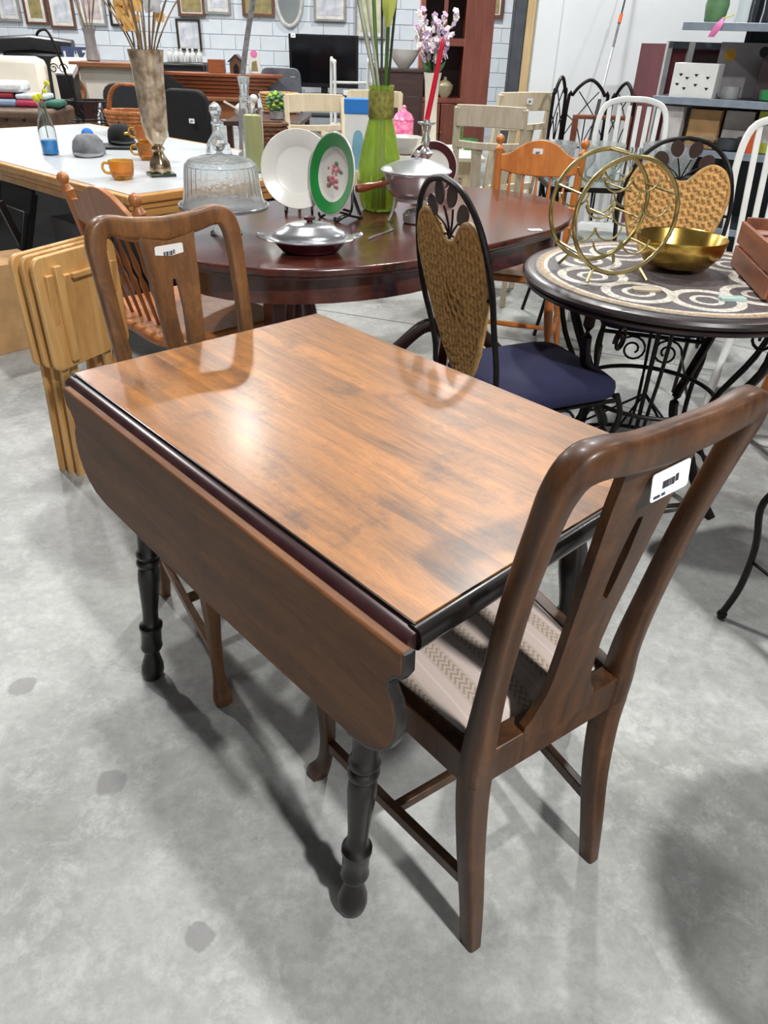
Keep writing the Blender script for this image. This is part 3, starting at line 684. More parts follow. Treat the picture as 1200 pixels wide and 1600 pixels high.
# ---- wooden bottle crate at the right edge
wood('crate_wood', (150, 92, 62), (106, 60, 42), .5, (1.4, 10, 10), 2.5, .1)
CRT = thing('bottle_crate', 'reddish wooden slatted bottle crate on the mosaic table', 'crate', (1.185, 2.21, .7205), rad(81))
for y_ in (-.115, .115):
    for z_, h_ in ((.035, .06), (.105, .065)): MB().box((0, y_, z_), (.40, .012, h_)).build('slat', 'crate_wood', CRT, bevel=.002)
for x in (-.194, .194): MB().box((x, 0, .075), (.012, .218, .15)).build('end_board', 'crate_wood', CRT, bevel=.002)
for x in (-.1, 0, .1): MB().tube([(x, -.11, .12), (x, .11, .12)], .012, 8).build('divider_rod', 'crate_wood', CRT)
MB().box((0, 0, .006), (.376, .218, .01)).build('bottom_board', 'crate_wood', CRT)

# ================================================================ tableware on the oval table (top at z = .74)
ZT = .7405
plain('porcelain', (212, 210, 204), .25, var=.03, coat=.4)
plain('plate_green', (38, 140, 66), .25, var=.1, coat=.4)
plain('burgundy', (74, 22, 30), .3, var=.15, coat=.3)
plain('rose', (206, 112, 124), .4); plain('leafgreen', (78, 128, 84), .4)
plain('wood_handle', (122, 62, 34), .3, var=.2, scale=25, coat=.5)
def shell(prof, t):
    """outer profile (bottom to top) turned into a thin-walled open vessel"""
    return prof+[(max(r-t, .0005), z_) for r, z_ in prof[::-1] if z_ > prof[0][1]+t]+[(.0005, prof[0][1]+t)]
# cake stand with dome
CK = thing('cake_stand', 'cut-glass cake stand with domed cover and ball knob at the left of the oval table', 'cake stand', (-.565, 2.56, ZT))
MB().lathe([(.052, 0), (.054, .004), (.045, .012), (.026, .035), (.013, .055), (.012, .066), (.03, .074), (.13, .078), (.146, .082), (.148, .088), (.145, .089), (.13, .084), (.0005, .083)], 40).build('pedestal_plate', 'cut_glass', CK)
MB().lathe([(.147, .089), (.149, .092), (.147, .095), (.143, .094)], 40, ring=True).build('metal_rim', 'chrome', CK)
pr_ = [(.136, .0925), (.134, .10), (.128, .115), (.122, .15), (.118, .19), (.114, .212), (.10, .226), (.07, .234), (.03, .238), (.012, .244)]
MB().lathe(pr_+[(max(r-.004, .0005), z_-.003) for r, z_ in pr_[::-1]], 72, ring=True, flute=.008, fn=36).build('dome', 'cut_glass', CK, ang=25)
MB().lathe([(.011, .242), (.009, .25), (.017, .258), (.023, .27), (.021, .284), (.012, .294), (.0005, .297)], 14).build('knob', 'cut_glass', CK, smooth=False)
# plates on easels
def easel(parent, sp=.05):
    for sg in (-1, 1):
        MB().sweep(cr([(sg*sp, -.055, .018), (sg*sp, -.048, .002), (sg*sp, -.02, .012), (sg*sp, .02, .03), (sg*sp*.5, .045, .10), (sg*sp*.2, .058, .15)], 4), .008, .009, (1, 0, 0), 6).build('easel_arm', 'black', parent)
        MB().bar((sg*sp, .0, .02), (sg*sp*.95, .075, .0), .008, .008).build('easel_leg', 'black', parent)
    MB().bar((-sp, .02, .03), (sp, .02, .03), .008, .008).build('easel_bar', 'black', parent)
    MB().bar((0, .045, .12), (0, .10, .003), .012, .008).build('easel_strut', 'black', parent)
def plate(name, label, loc, rz, r, tilt, green):
    P_ = thing(name, label, 'plate', loc, rz)
    easel(P_)
    M = MX.Translation((0, -.038, .014)) @ MX.Rotation(rad(90-tilt), 4, 'X') @ MX.Translation((0, r, 0))
    def add(b, n, m, par=P_, **k):
        b.v = [tuple(M @ V(q)) for q in b.v]; return b.build(n, m, par, **k)
    d = add(MB().lathe([(.0005, -.004), (r*.55, -.004), (r*.6, .0), (r*.97, .012), (r, .015), (r*.985, .018), (r*.95, .017), (r*.66, .007), (r*.6, .004), (r*.56, .002), (.0005, .002)], 56), 'dish', 'porcelain')
    if green:
        add(MB().lathe([(r*.665, .0082), (r*.955, .0178), (r*.953, .0186), (r*.665, .009)], 56, ring=True), 'green_band', 'plate_green')
        for k in range(26):
            a = random.random()*6.28; q = r*.34*math.sqrt(random.random())
            add(MB().ball((q*math.cos(a), q*math.sin(a), .003), .006+.006*random.random(), 5, (1, .7, .12)), 'flower_motif', 'rose' if q < r*.22 else ('leafgreen' if k % 2 else 'rose'), d)
    return P_
plate('white_plate', 'plain off-white plate on a black easel behind the green-rimmed plate', (-.365, 2.965, ZT), rad(6), .137, 14, False)
plate('green_rimmed_plate', 'white plate with green rim and pink flower bouquet on a black easel', (-.205, 2.86, ZT), rad(-50), .138, 9, True)
# oval covered dish
CD = thing('covered_serving_dish', 'oval silver covered dish on a dark burgundy base at the table edge', 'serving dish', (-.258, 2.345, ZT), rad(8))
el = MX.Diagonal((1.42, 1, 1, 1))
MB().lathe([(.05, 0), (.062, .004), (.075, .025), (.08, .04), (.07, .04), (.0005, .035)], 40, m=el).build('base_bowl', 'burgundy', CD)
MB().lathe([(.074, .038), (.098, .040), (.1, .043), (.097, .046), (.074, .046)], 40, ring=True, m=el, flute=.012, fn=10).build('rim', 'chrome', CD)
MB().lathe([(.083, .046), (.082, .052), (.074, .064), (.06, .071), (.055, .078), (.04, .085), (.0005, .088)], 40, m=el).build('lid', 'chrome', CD)
MB().lathe([(.010, .087), (.008, .092), (.017, .096), (.018, .104), (.0005, .107)], 12).build('lid_knob', 'burgundy', CD)
for sg in (-1, 1): MB().tube(cr([(sg*.135, -.025, .043), (sg*.158, -.015, .05), (sg*.16, 0, .054), (sg*.158, .015, .05), (sg*.135, .025, .043)], 4), .005, 8).build('handle', 'chrome', CD)
# green glass vase with tall stems
VS = thing('green_vase', 'tall lime-green glass vase with a wrapped neck on the oval table', 'vase', (-.06, 3.06, ZT))
pv = [(.058, 0), (.07, .01), (.082, .05), (.087, .10), (.083, .15), (.07, .22), (.053, .285), (.042, .325), (.040, .37), (.043, .41), (.047, .425)]
MB().lathe(shell(pv, .006), 36).build('vase_body', 'green_glass', VS)
plain('raffia', (146, 142, 66), .7, var=.25, scale=60, bump=.4)
b = MB()
MB().lathe([(.0445, .318), (.0475, .322), (.047, .36), (.0475, .40), (.046, .408), (.0435, .408)], 30, ring=True).build('neck_wrap', 'raffia', VS)
plain('stem_green', (84, 112, 50), .5, var=.2); plain('stem_pale', (182, 186, 168), .6, var=.15); plain('lily', (176, 196, 70), .5, c2=(214, 214, 130), scale=6)
plain('stem_dark', (52, 62, 44), .5)
STEM = []
for i, (x, y_, tx, ty, zt, r_, m_) in enumerate(((-.02, .0, -.16, .02, 1.05, .008, 'stem_pale'), (-.012, .01, -.06, .06, 1.1, .007, 'stem_green'), (.0, -.01, -.01, .03, 1.1, .0045, 'stem_dark'), (.012, .0, .03, .0, 1.12, .007, 'stem_green'), (.02, .008, .07, .03, .95, .005, 'stem_dark'), (-.01, -.012, -.11, -.03, 1.0, .005, 'stem_pale'))):
    s_ = thing('flower_stem', ('pale thick stem leaning left', 'green stem', 'thin dark upright stem', 'green lily stem with a yellow-green bud', 'dark stem leaning right', 'pale thin stem leaning left')[i]+(' in the green vase' if i != 1 else ' left of the dark one in the green vase'), 'flower stem', (-.06, 3.06, ZT), 0, 'stems in the green vase')
    MB().tube(cr([(x*1.2, y_, .012), (x*.6, y_*.6, .3), (x*1.2, y_*1.2, .43), ((x+tx)*.5, (y_+ty)*.5, .7), (tx, ty, zt)], 5), r_, 7).build('stalk', m_, s_)
    if i == 3:
        for k in range(6):
            a = k*1.05; c0, s0 = math.cos(a), math.sin(a)
            MB().sweep(cr([(.018+c0*.003, s0*.003, .60), (.02+c0*.022, s0*.022, .66), (.026+c0*.026, s0*.026, .74), (.035+c0*.05, s0*.05, .84)], 4), [.012, .016, .02, .024, .028, .03, .028, .024, .02, .016, .012, .006, .002], .003, (c0, s0, .2), 6).build('petal', 'lily', s_)
# chafing dish
CH = thing('chafing_dish', 'aluminium chafing dish with lid and turned wooden handle on the oval table', 'chafing dish', (.075, 2.83, ZT), rad(32))
MB().lathe([(.06, .085), (.085, .095), (.105, .115), (.112, .15), (.118, .168), (.123, .171), (.123, .175), (.114, .175), (.105, .15), (.0005, .10)], 44).build('pan', 'aluminium', CH)
MB().lathe([(.126, .174), (.128, .178), (.12, .184), (.1, .193), (.07, .205), (.035, .213), (.0005, .216)], 44).build('lid', 'aluminium', CH)
MB().lathe([(.006, .214), (.006, .222), (.013, .226), (.014, .236), (.0005, .241)], 12).build('lid_knob', 'chrome', CH)
q = MX.Rotation(-PI/2, 4, 'Y') @ MX.Identity(4)
b = MB().lathe([(.006, .115), (.007, .135), (.011, .14), (.012, .15), (.010, .165), (.014, .20), (.016, .225), (.012, .245), (.0005, .25)], 14); M = MX.Translation((0, 0, .155)) @ MX.Rotation(rad(-96), 4, 'Y')
b.v = [tuple(M @ V(p)) for p in b.v]; b.build('handle', 'wood_handle', CH)
MB().lathe([(.07, .078), (.075, .078), (.075, .09), (.07, .09)], 36, ring=True).build('stand_ring', 'aluminium', CH)
for k in range(3):
    a = k*2.094+.4; MB().tube(cr([(.073*math.cos(a), .073*math.sin(a), .084), (.08*math.cos(a), .08*math.sin(a), .04), (.095*math.cos(a), .095*math.sin(a), .004)], 3), .005, 6).build('stand_leg', 'aluminium', CH)
MB().lathe([(.035, 0.0), (.04, .004), (.042, .03), (.03, .042), (.012, .05), (.0005, .052)], 24).build('burner', 'chrome', CH)
# butter knife and loose price slips on the oval table
KN = thing('butter_knife', 'silver butter knife lying on the oval table', 'knife', (-.04, 2.62, ZT), math.atan2(.148, .071))
MB().prism(cr([(-.09, -.004), (.02, -.003), (.03, -.007), (.085, -.006), (.095, .002), (.08, .006), (.02, .003), (-.09, .004)], 3, True), .002, MX.Translation((0, 0, .002))).build('blade', 'chrome', KN)
MB().sweep([(-.095, 0, .004), (-.06, 0, .004), (-.01, 0, .003)], [.009, .008, .006], .005, (0, 0, 1), 8).build('handle', 'chrome', KN)
tag(MB().prism(rrect(.05, .03, .002, 1), .001).build('price_slip', 'sticker', loc=(.515, 2.77, ZT+.001), rz=.2), 'white paper slip on the right part of the oval table', 'paper')
# silver candlestick with red taper, burgundy-rimmed plate
CS = thing('candlestick', 'silver candlestick behind the chafing dish', 'candlestick', (.118, 3.22, ZT))
MB().lathe([(.05, 0), (.052, .006), (.03, .018), (.014, .04), (.011, .09), (.016, .11), (.011, .13), (.011, .16), (.024, .175), (.034, .19), (.02, .198), (.012, .21), (.018, .235), (.012, .25), (.016, .27), (.02, .285), (.036, .293), (.036, .297), (.014, .295), (.012, .305), (.0005, .305)], 26).build('stick', 'chrome', CS)
plain('red_wax', (206, 18, 52), .35, var=.05)
RC = thing('taper_candle', 'tall red taper candle leaning in the silver candlestick', 'candle', (.118, 3.22, ZT+.306))
MB().sweep([(0, 0, 0), (.018, 0, .10), (.04, 0, .235), (.044, 0, .262), (.045, 0, .27)], [.021, .02, .017, .015, .004], None, (0, 1, 0), 12, sq=1).build('wax', 'red_wax', RC)
MB().tube([(.045, 0, .268), (.046, 0, .28)], .001, 5).build('wick', 'black', RC)
BP = thing('burgundy_rimmed_plate', 'white plate with a burgundy rim standing behind the chafing dish', 'plate', (.16, 3.4, ZT), 0)
def stand_plate(P_, r, rim, tilt=12):
    M = MX.Translation((0, 0, .004)) @ MX.Rotation(rad(90-tilt), 4, 'X') @ MX.Translation((0, r, 0))
    for n_, m_, pf in (('dish', 'porcelain', [(.0005, -.003), (r*.6, -.003), (r*.97, .01), (r, .013), (r*.97, .015), (r*.62, .004), (.0005, .001)]), ('rim_band', rim, [(r*.68, .0065), (r*.965, .0152), (r*.96, .016), (r*.68, .0075)])):
        b = MB().lathe(pf, 44, ring=(n_ == 'rim_band')); b.v = [tuple(M @ V(q_)) for q_ in b.v]; b.build(n_, m_, P_)
    MB().bar((0, .03, .02), (0, .09, .002), .012, .006).build('stand_strut', 'black', P_)
    MB().box((0, .02, .004), (.08, .09, .006)).build('stand_foot', 'black', P_)
stand_plate(BP, .105, 'burgundy')

# ================================================================ long white-topped table on the left
LT = thing('white_topped_table', 'long white-topped table with a layered oak edge at the left', 'table', (-1.09, 3.15, 0), math.atan2(.75, .66))
plain('laminate', (186, 191, 194), .3, var=.04, scale=5)
LW, LL = 1.3, 2.65          # local x across, local y along (towards far left)
MB().box((LW/2, LL/2, .729), (LW-.07, LL-.07, .022)).build('table_surface', 'laminate', LT)
for (c, d) in (((LW/2, .0175, .722), (LW, .035, .034)), ((LW/2, LL-.0175, .722), (LW, .035, .034)), ((.0175, LL/2, .722), (.035, LL-.07, .034)), ((LW-.0175, LL/2, .722), (.035, LL-.07, .034))):
    MB().box(c, d).build('oak_edging', 'oak_edge', LT, bevel=.006)
for (c, d) in (((LW/2, .03, .692), (LW-.03, .03, .024)), ((.03, LL/2, .692), (.03, LL-.04, .024)), ((LW/2, .036, .662), (LW-.05, .022, .034)), ((.036, LL/2, .662), (.022, LL-.06, .034)), ((LW-.03, LL/2, .68), (.03, LL-.04, .05))):
    MB().box(c, d).build('edge_moulding', 'oak_edge', LT, bevel=.005)
for x in (.14, LW-.14):
    for y_ in (.5, LL-.5):
        for o_ in (-.03, .03): MB().bar((x, y_+o_, .68), (x, y_+o_, 0), .03, .03, (1, 0, 0)).build('leg', 'black', LT, bevel=.003)
ZL = .7405
def mug(name, label, loc, rz, group):
    m = thing(name, label, 'mug', loc, rz, group)
    MB().lathe(shell([(.034, 0), (.042, .004), (.05, .02), (.054, .05), (.056, .078)], .004), 28).build('cup', 'amber_glass', m)
    MB().tube(cr([(-.053, 0, .065), (-.075, 0, .066), (-.084, 0, .048), (-.074, 0, .028), (-.05, 0, .024)], 4), .006, 8).build('handle', 'amber_glass', m)
    return m
mug('amber_mug', 'amber glass mug standing alone near the table corner', (-1.235, 3.56, ZL), .1, 'amber glass mugs')
mug('amber_mug', 'lower amber glass mug of the stacked pair', (-1.30, 4.19, ZL), .3, 'amber glass mugs')
mug('amber_mug', 'upper amber glass mug of the stacked pair', (-1.30, 4.19, ZL+.0785), .1, 'amber glass mugs')
# mercury glass vase with dried stems
plain('mercury', (196, 178, 150), .18, .85, var=.22, scale=30, c2=(120, 96, 74))
plain('mercury_clear', (224, 208, 184), .16, .55, var=.15, scale=26, c2=(156, 132, 108))
MV = thing('mercury_vase', 'tall footed mercury-glass vase full of dried stems', 'vase', (-1.10, 3.70, ZL))
MB().box((0, 0, .006), (.115, .115, .012), .5).build('foot_plate', plain('bottle_green', (52, 66, 52), .15, trans=.2), MV, bevel=.002)
MB().lathe([(.045, .012), (.05, .03), (.044, .06), (.028, .085), (.022, .10), (.032, .112), (.022, .124), (.03, .135)], 28).build('stem', 'mercury', MV)
MB().lathe([(.03, .135), (.048, .16), (.056, .20), (.06, .27), (.064, .36), (.07, .45), (.077, .50), (.074, .50), (.066, .44), (.058, .3), (.045, .17), (.0005, .15)], 32).build('cup', 'mercury_clear', MV)
plain('dried', (150, 126, 100), .8, var=.25); plain('orange_leaf', (206, 146, 70), .6, c2=(226, 186, 120), scale=30); plain('silver_leaf', (176, 178, 180), .5, var=.2)
DS = thing('dried_stems', 'dried twigs with orange and silver leaves in the mercury vase', 'dried stems', (-1.10, 3.70, ZL))
for k in range(17):
    a = k*2.4; q = .02+.026*((k*7) % 5)/5; sp_ = .05+.15*((k*3) % 7)/7
    MB().tube(cr([(.015*math.cos(a), .015*math.sin(a), .165), (q*math.cos(a), q*math.sin(a), .44), (sp_*math.cos(a)*.7, sp_*math.sin(a)*.7, .62), (sp_*math.cos(a)*1.3, sp_*math.sin(a)*1.3, .74+.02*(k % 4))], 4), .0035, 5).build('twig', 'dried', DS)
def leafdisc(par, c, r, m_, yaw, n_='leaf'):
    M = MX.Translation(c) @ MX.Rotation(yaw, 4, 'Z') @ MX.Rotation(rad(75), 4, 'X')
    pts = [(r*(1+.18*math.sin(5*t_))*math.cos(t_), r*(1+.18*math.sin(5*t_))*math.sin(t_)) for t_ in [j*2*PI/20 for j in range(20)]]
    MB().prism(pts, .002, M).build(n_, m_, par)
for (x, y_, z_, r_, m_) in ((-.075, .0, .64, .045, 'orange_leaf'), (-.04, -.03, .60, .04, 'orange_leaf'), (-.09, .02, .69, .04, 'orange_leaf'), (-.01, -.02, .66, .03, 'orange_leaf'), (.055, -.01, .67, .042, 'silver_leaf'), (.075, .02, .62, .022, 'orange_leaf'), (.03, .02, .70, .03, 'silver_leaf')):
    leafdisc(DS, (x, y_, z_), r_, m_, x*6)
# blue-bottomed bottle with a yellow flower
BT = thing('glass_bottle', 'clear glass bottle with bright blue liquid at the left of the white table', 'bottle', (-1.84, 4.25, ZL))
MB().lathe(shell([(.036, 0), (.042, .006), (.044, .06), (.043, .12), (.036, .16), (.022, .20), (.02, .235), (.024, .245)], .003), 26).build('bottle_body', 'glass', BT)
plain('blue_liquid', (40, 160, 246), .2, var=.05); plain('yellow', (222, 220, 60), .6)
MB().lathe([(.0005, .004), (.037, .006), (.0395, .012), (.04, .07), (.0005, .07)], 24).build('blue_liquid', 'blue_liquid', BT)
FL = thing('yellow_flower', 'small yellow-green flower sprig stuck in the glass bottle', 'flower', (-1.84, 4.25, ZL))
MB().tube(cr([(0, 0, .08), (.0, 0, .24), (.02, 0, .29), (.05, 0, .33)], 4), .003, 6).build('stalk', 'leafgreen', FL)
for (x, z_, r_) in ((-.02, .262, .022), (.03, .295, .014), (.05, .33, .016), (.0, .272, .018)): MB().ball((x, 0, z_), r_, 6, (1, .6, .8)).build('bloom', 'yellow', FL)
# caps, ball and tray
plain('cap_grey', (126, 128, 132), .85, var=.2, scale=20); plain('cap_black', (26, 28, 30), .85); plain('cap_blue', (30, 120, 226), .6)
def cap(label, loc, rz, m1, m2, r=.08):
    c = thing('cap', label, 'cap', loc, rz)
    MB().lathe([(r, 0), (r*1.0, .03), (r*.9, .065), (r*.6, .092), (r*.2, .10), (.0005, .101)], 24).build('crown', m1, c)
    pts = cr([(-r*.85, -r*.4), (-r*.9, -r*1.1), (-r*.5, -r*1.75), (0, -r*1.95), (r*.5, -r*1.75), (r*.9, -r*1.1), (r*.85, -r*.4)], 4)
    MB().prism(pts, .006, MX.Translation((0, 0, .016)) @ MX.Rotation(rad(4), 4, 'X')).build('brim', m2, c, bevel=.002)
    MB().ball((0, 0, .102), .007, 5).build('button', m2, c)
    return c
cap('grey cloth cap with brim towards the table corner', (-1.66, 4.32, ZL), .3, 'cap_grey', 'cap_grey', .085)
k_ = cap('black cap with gold badge behind the grey cap', (-1.62, 4.74, ZL+.013), .5, 'cap_black', 'cap_black', .075)
MB().ball((.02, -.068, .05), .018, 6, (1, .3, .7)).build('badge', 'gold', k_)
tag(MB().ball((0, 0, .036), .036, 12).build('blue_ball', 'cap_blue', loc=(-1.86, 4.86, ZL)), 'bright blue ball between the grey and black caps', 'ball')
tag(MB().prism(rrect(.30, .20, .02), .012, MX.Translation((0, 0, .006))).build('black_tray', 'black', loc=(-1.57, 4.62, ZL), rz=.1, bevel=.003), 'thin black tray under the black cap', 'tray')
# wicker basket with tall handle
plain('basket_weave', (186, 116, 62), .7, var=.25, scale=45, bump=.5)
def basket(label, loc, rz, rx, ry, h_, handle, m_='basket_weave', rows=None, name='basket'):
    B = thing(name, label, 'basket', loc, rz); rows = rows or max(4, int(h_/.018))
    MB().prism([(rx*.82*math.cos(j*PI/14), ry*.82*math.sin(j*PI/14)) for j in range(28)], .008, None, .0).build('basket_base', m_, B)
    for i in range(rows):
        f_ = .84+.16*i/(rows-1); z_ = .014+h_*i/(rows-1)*.94
        MB().tube([(rx*f_*math.cos(j*PI/16)*(1+.02*(-1)**(i+j)), ry*f_*math.sin(j*PI/16)*(1+.02*(-1)**(i+j)), z_) for j in range(32)], h_/rows*.62, 6, True).build('woven_ring', m_, B)
    if handle:
        for o_ in (-.012, .012): MB().tube(cr([(-rx*.98, o_, h_*.8), (-rx*.8, o_, h_+handle*.6), (-rx*.45, o_, h_+handle*.95), (0, o_, h_+handle), (rx*.45, o_, h_+handle*.95), (rx*.8, o_, h_+handle*.6), (rx*.98, o_, h_*.8)], 5), .008, 7).build('handle', m_, B)
    return B
basket('tan woven basket with a tall arched handle at the back of the white table', (-1.72, 5.30, ZL), -.3, .175, .12, .12, .16)
basket('dark brown woven basket behind the yellow candle', (-.72, 4.62, ZL), .2, .095, .08, .14, .0, plain('brown_weave', (112, 72, 44), .7, var=.3, scale=45, bump=.5))
# pillar candle in glass
PC = thing('candle_holder', 'tall square-shouldered glass cylinder holding a pillar candle', 'candle holder', (-.69, 3.90, ZL))
MB().lathe(shell([(.045, 0), (.05, .004), (.05, .27), (.0505, .272)], .003), 32).build('glass_cylinder', 'glass', PC)
plain('ivory_wax', (206, 206, 142), .5, var=.05)
PW = thing('pillar_candle', 'pale yellow pillar candle inside the glass cylinder', 'candle', (-.69, 3.90, ZL+.004))
MB().lathe([(.0005, 0), (.041, 0), (.043, .01), (.043, .235), (.040, .243), (.030, .240), (.0005, .238)], 28).build('wax', 'ivory_wax', PW)
MB().tube([(0, 0, .238), (.001, 0, .25)], .0012, 5).build('wick', 'black', PW)
# crystal decanter and candlestick
DC = thing('decanter', 'cut-crystal decanter with a faceted stopper behind the cake dome', 'decanter', (-.93, 4.20, ZL))
MB().lathe([(.06, 0), (.066, .008), (.07, .04), (.06, .085), (.035, .12), (.018, .145), (.016, .165), (.03, .178), (.03, .185), (.014, .187)], 10).build('bottle_body', 'cut_glass', DC, smooth=False)
MB().lathe([(.011, .187), (.014, .20), (.033, .232), (.030, .255), (.012, .272), (.0005, .278)], 8).build('stopper', 'cut_glass', DC, smooth=False)
CC = thing('crystal_candlestick', 'tall clear crystal candlestick behind the pillar candle', 'candlestick', (-.82, 4.45, ZL))
MB().lathe([(.055, 0), (.056, .01), (.03, .03), (.024, .12), (.028, .16), (.03, .26), (.026, .268), (.034, .276), (.034, .284), (.022, .292), (.026, .33), (.034, .375), (.036, .38), (.02, .378), (.016, .345), (.0005, .345)], 12).build('stick', 'cut_glass', CC, smooth=False)
ST = thing('grey_branch', 'long slender grey branch rising behind the decanter', 'branch', (-.86, 4.72, ZL))
plain('bark', (132, 132, 134), .8, var=.25, scale=40)
MB().tube(cr([(-.05, 0, .002), (-.03, 0, .25), (.01, .02, .5), (.09, .03, .8), (.16, .05, 1.0)], 5), [.013]*8+[.015]*6+[.014]*7, 8).build('stick', 'bark', ST)
# candy box, small plants
plain('clear_plastic', (236, 236, 230), .1, var=0, trans=.9)
GB = thing('glass_box', 'open clear glass box of yellow sachets behind the white plate', 'box', (-.52, 4.42, ZL), .3)
for (c, d) in (((0, -.08, .06), (.2, .004, .12)), ((0, .08, .06), (.2, .004, .12)), ((-.1, 0, .06), (.004, .156, .12)), ((.1, 0, .06), (.004, .156, .12)), ((0, 0, .002), (.196, .156, .004))): MB().box(c, d).build('glass_panel', 'clear_plastic', GB)
for k in range(7): tag(MB().box((0, 0, .045), (.016, .11, .085)).build('sachet', plain('sachet_yellow', (206, 186, 60), .5, c2=(150, 110, 40), scale=30), loc=(-.52+(-.07+k*.023)*.955, 4.42+(-.07+k*.023)*.296, ZL+.005), rz=.3), 'yellow paper sachet standing in the glass box', 'sachet', 'sachets in the glass box')
# box with blue lid
BB = thing('blue_lidded_box', 'white box with a bright blue lid and pale blue print beside the green vase', 'box', (-.19, 4.02, ZL), .05)
plain('box_blue', (40, 124, 206), .5); plain('print_blue', (130, 184, 206), .5)
MB().box((0, 0, .13), (.13, .08, .26)).build('carton', 'white_paint', BB, bevel=.002)
MB().box((0, 0, .29), (.136, .086, .065)).build('lid', 'box_blue', BB, bevel=.004)
MB().prism(cr([(-.012, .02), (.012, .02), (.016, .07), (.028, .1), (.022, .17), (0, .19), (-.022, .17), (-.028, .1), (-.016, .07)], 3, True), .0012, MX.Translation((0, -.0412, .0)) @ RX90).build('printed_bottle', 'print_blue', BB)

# ================================================================ chairs and tables further back
def ladder_chair(name, label, wd, loc, rz, w=.36, top=1.02, slats=2, group=None, st=False):
    C = thing(name, label, 'chair', loc, rz, group); h = w/2; ln = .09
    yb_ = lambda z_: -ln*max(0, z_-.44)/(top-.44)
    for sg in (-1, 1):
        MB().sweep(cr([(sg*h*.92, -.04, 0), (sg*h*.92, 0, .3), (sg*h*.93, 0, .46), (sg*h*.96, yb_(.75), .75), (sg*h*.97, yb_(top-.01), top-.01)], 3), .03, .026, (0, 1, 0), 4).build('back_post', wd, C, bevel=.003)
        MB().bar((sg*h*.94, .39, 0), (sg*h*.94, .39, .43), .032, .032, (0, 1, 0)).build('leg', wd, C, bevel=.003)
        MB().bar((sg*h*.92, 0, .40), (sg*h*.94, .39, .40), .02, .055).build('seat_rail', wd, C)
    def crest(z0, z1, bow=.02, dz=.0):
        q = []
        for a in range(9):
            x = -h*.98+w*.98*a/8; k = 1-(x/h)**2
            q.append((x, yb_((z0+z1)/2)-bow*k, (z0+z1)/2+dz*k))
        return MB().sweep(q, .022, z1-z0, (0, 0, 1), 4)
    crest(top-.10, top, .03, .004).build('crest_rail', wd, C, bevel=.003)
    crest(top-.20, top-.165, .02, -.006).build('lower_rail', wd, C, bevel=.003)
    crest(.50, .54, .01).build('lower_rail', wd, C, bevel=.003)
    for i in range(slats):
        x = (i-(slats-1)/2)*w*.34
        MB().bar((x*.9, yb_(.5)-.012, .52), (x, yb_(top-.18)-.018, top-.175), .055, .012, (0, 1, 0)).build('slat', wd, C, bevel=.002)
    MB().box((0, .2, .44), (w*1.02, .42, .03)).build('seat', wd, C, bevel=.008)
    if st: sticker(C, .045, .034, MX.Translation((-.01, yb_(top)-.045, top-.045)) @ MX.Rotation(PI/2, 4, 'X'))
    return C
LG = 'pale painted slat chairs'
ladder_chair('painted_slat_chair', 'greige slat-back chair just left of the maple spindle chair', 'greige', (.505, 4.33, 0), face(.25, .97), .36, 1.035, 2, LG)
ladder_chair('painted_slat_chair', 'cream slat-back chair half hidden behind the greige one, by the partition', 'cream_wood', (.74, 5.15, 0), face(-.5, .86), .40, 1.06, 2, LG, True)
ladder_chair('painted_slat_chair', 'cream slat-back chair behind the large white plate', 'cream_wood', (-.50, 5.2, 0), face(.35, -.94), .38, 1.0, 2, LG)
ladder_chair('painted_slat_chair', 'cream slat-back chair behind the green vase', 'cream_wood', (-.17, 5.8, 0), face(-.1, -1), .38, 1.0, 2, LG)
def windsor(label, loc, rz, w=.37, top=1.07):
    C = thing('white_slat_chair', label, 'chair', loc, rz, 'white bow-back chairs'); h = w/2
    yb_ = lambda z_: -.12*max(0, z_-.44)/(top-.44)
    bowp = [(-h*.85, .44), (-h*.95, .7), (-h*1.0, .90), (-h*.86, top-.045), (-h*.45, top-.006), (0, top), (h*.45, top-.006), (h*.86, top-.045), (h*1.0, .90), (h*.95, .7), (h*.85, .44)]
    MB().sweep(cr([(x, yb_(z_), z_) for x, z_ in bowp], 4), .03, .028, (0, 1, 0), 8).build('bow_frame', 'white_paint', C)
    for i in range(6):
        x = (i-2.5)*w*.135
        MB().bar((x*.9, .0, .45), (x*1.05, yb_(top-.03), top-.03-.3*x*x), .024, .012, (0, 1, 0)).build('slat', 'white_paint', C, bevel=.002)
    for sg in (-1, 1):
        for (y0, y1) in ((.03, -.05), (.36, .42)): tilt_lathe([(.013, 0), (.02, .14), (.013, .18), (.02, .3), (.015, .42)], (sg*h*1.0, y1, 0), (sg*h*.75, y0, .43), 10).build('leg', 'white_paint', C)
    MB().prism(cr([(-h*.9, -.02), (-h*1.1, .2), (-h*.95, .42), (0, .44), (h*.95, .42), (h*1.1, .2), (h*.9, -.02)], 5, True), .035, None, .42).build('seat', plain('grey_seat', (182, 184, 182), .6), C, bevel=.008)
    return C
windsor('white bow-back slat chair behind the glassware table', (1.27, 4.42, 0), face(-.2, -.98))
windsor('white bow-back slat chair cut off at the right edge of the photo', (1.63, 3.28, 0), face(-.15, -.99), .40, 1.08)
# cream table behind the oval table
CT = thing('cream_table', 'cream-topped side table behind the oval table', 'table', (.115, 4.98, 0))
MB().box((0, 0, .728), (.81, .62, .024)).build('tabletop', plain('cream_top', (222, 218, 202), .4, var=.04), CT, bevel=.004)
for x in (-.35, .35):
    for y_ in (-.26, .26): MB().box((x, y_, .36), (.045, .045, .72)).build('leg', 'cream_wood', CT, bevel=.003)
for y_ in (-.26, .26): MB().box((0, y_, .67), (.66, .02, .09)).build('apron', 'cream_wood', CT)
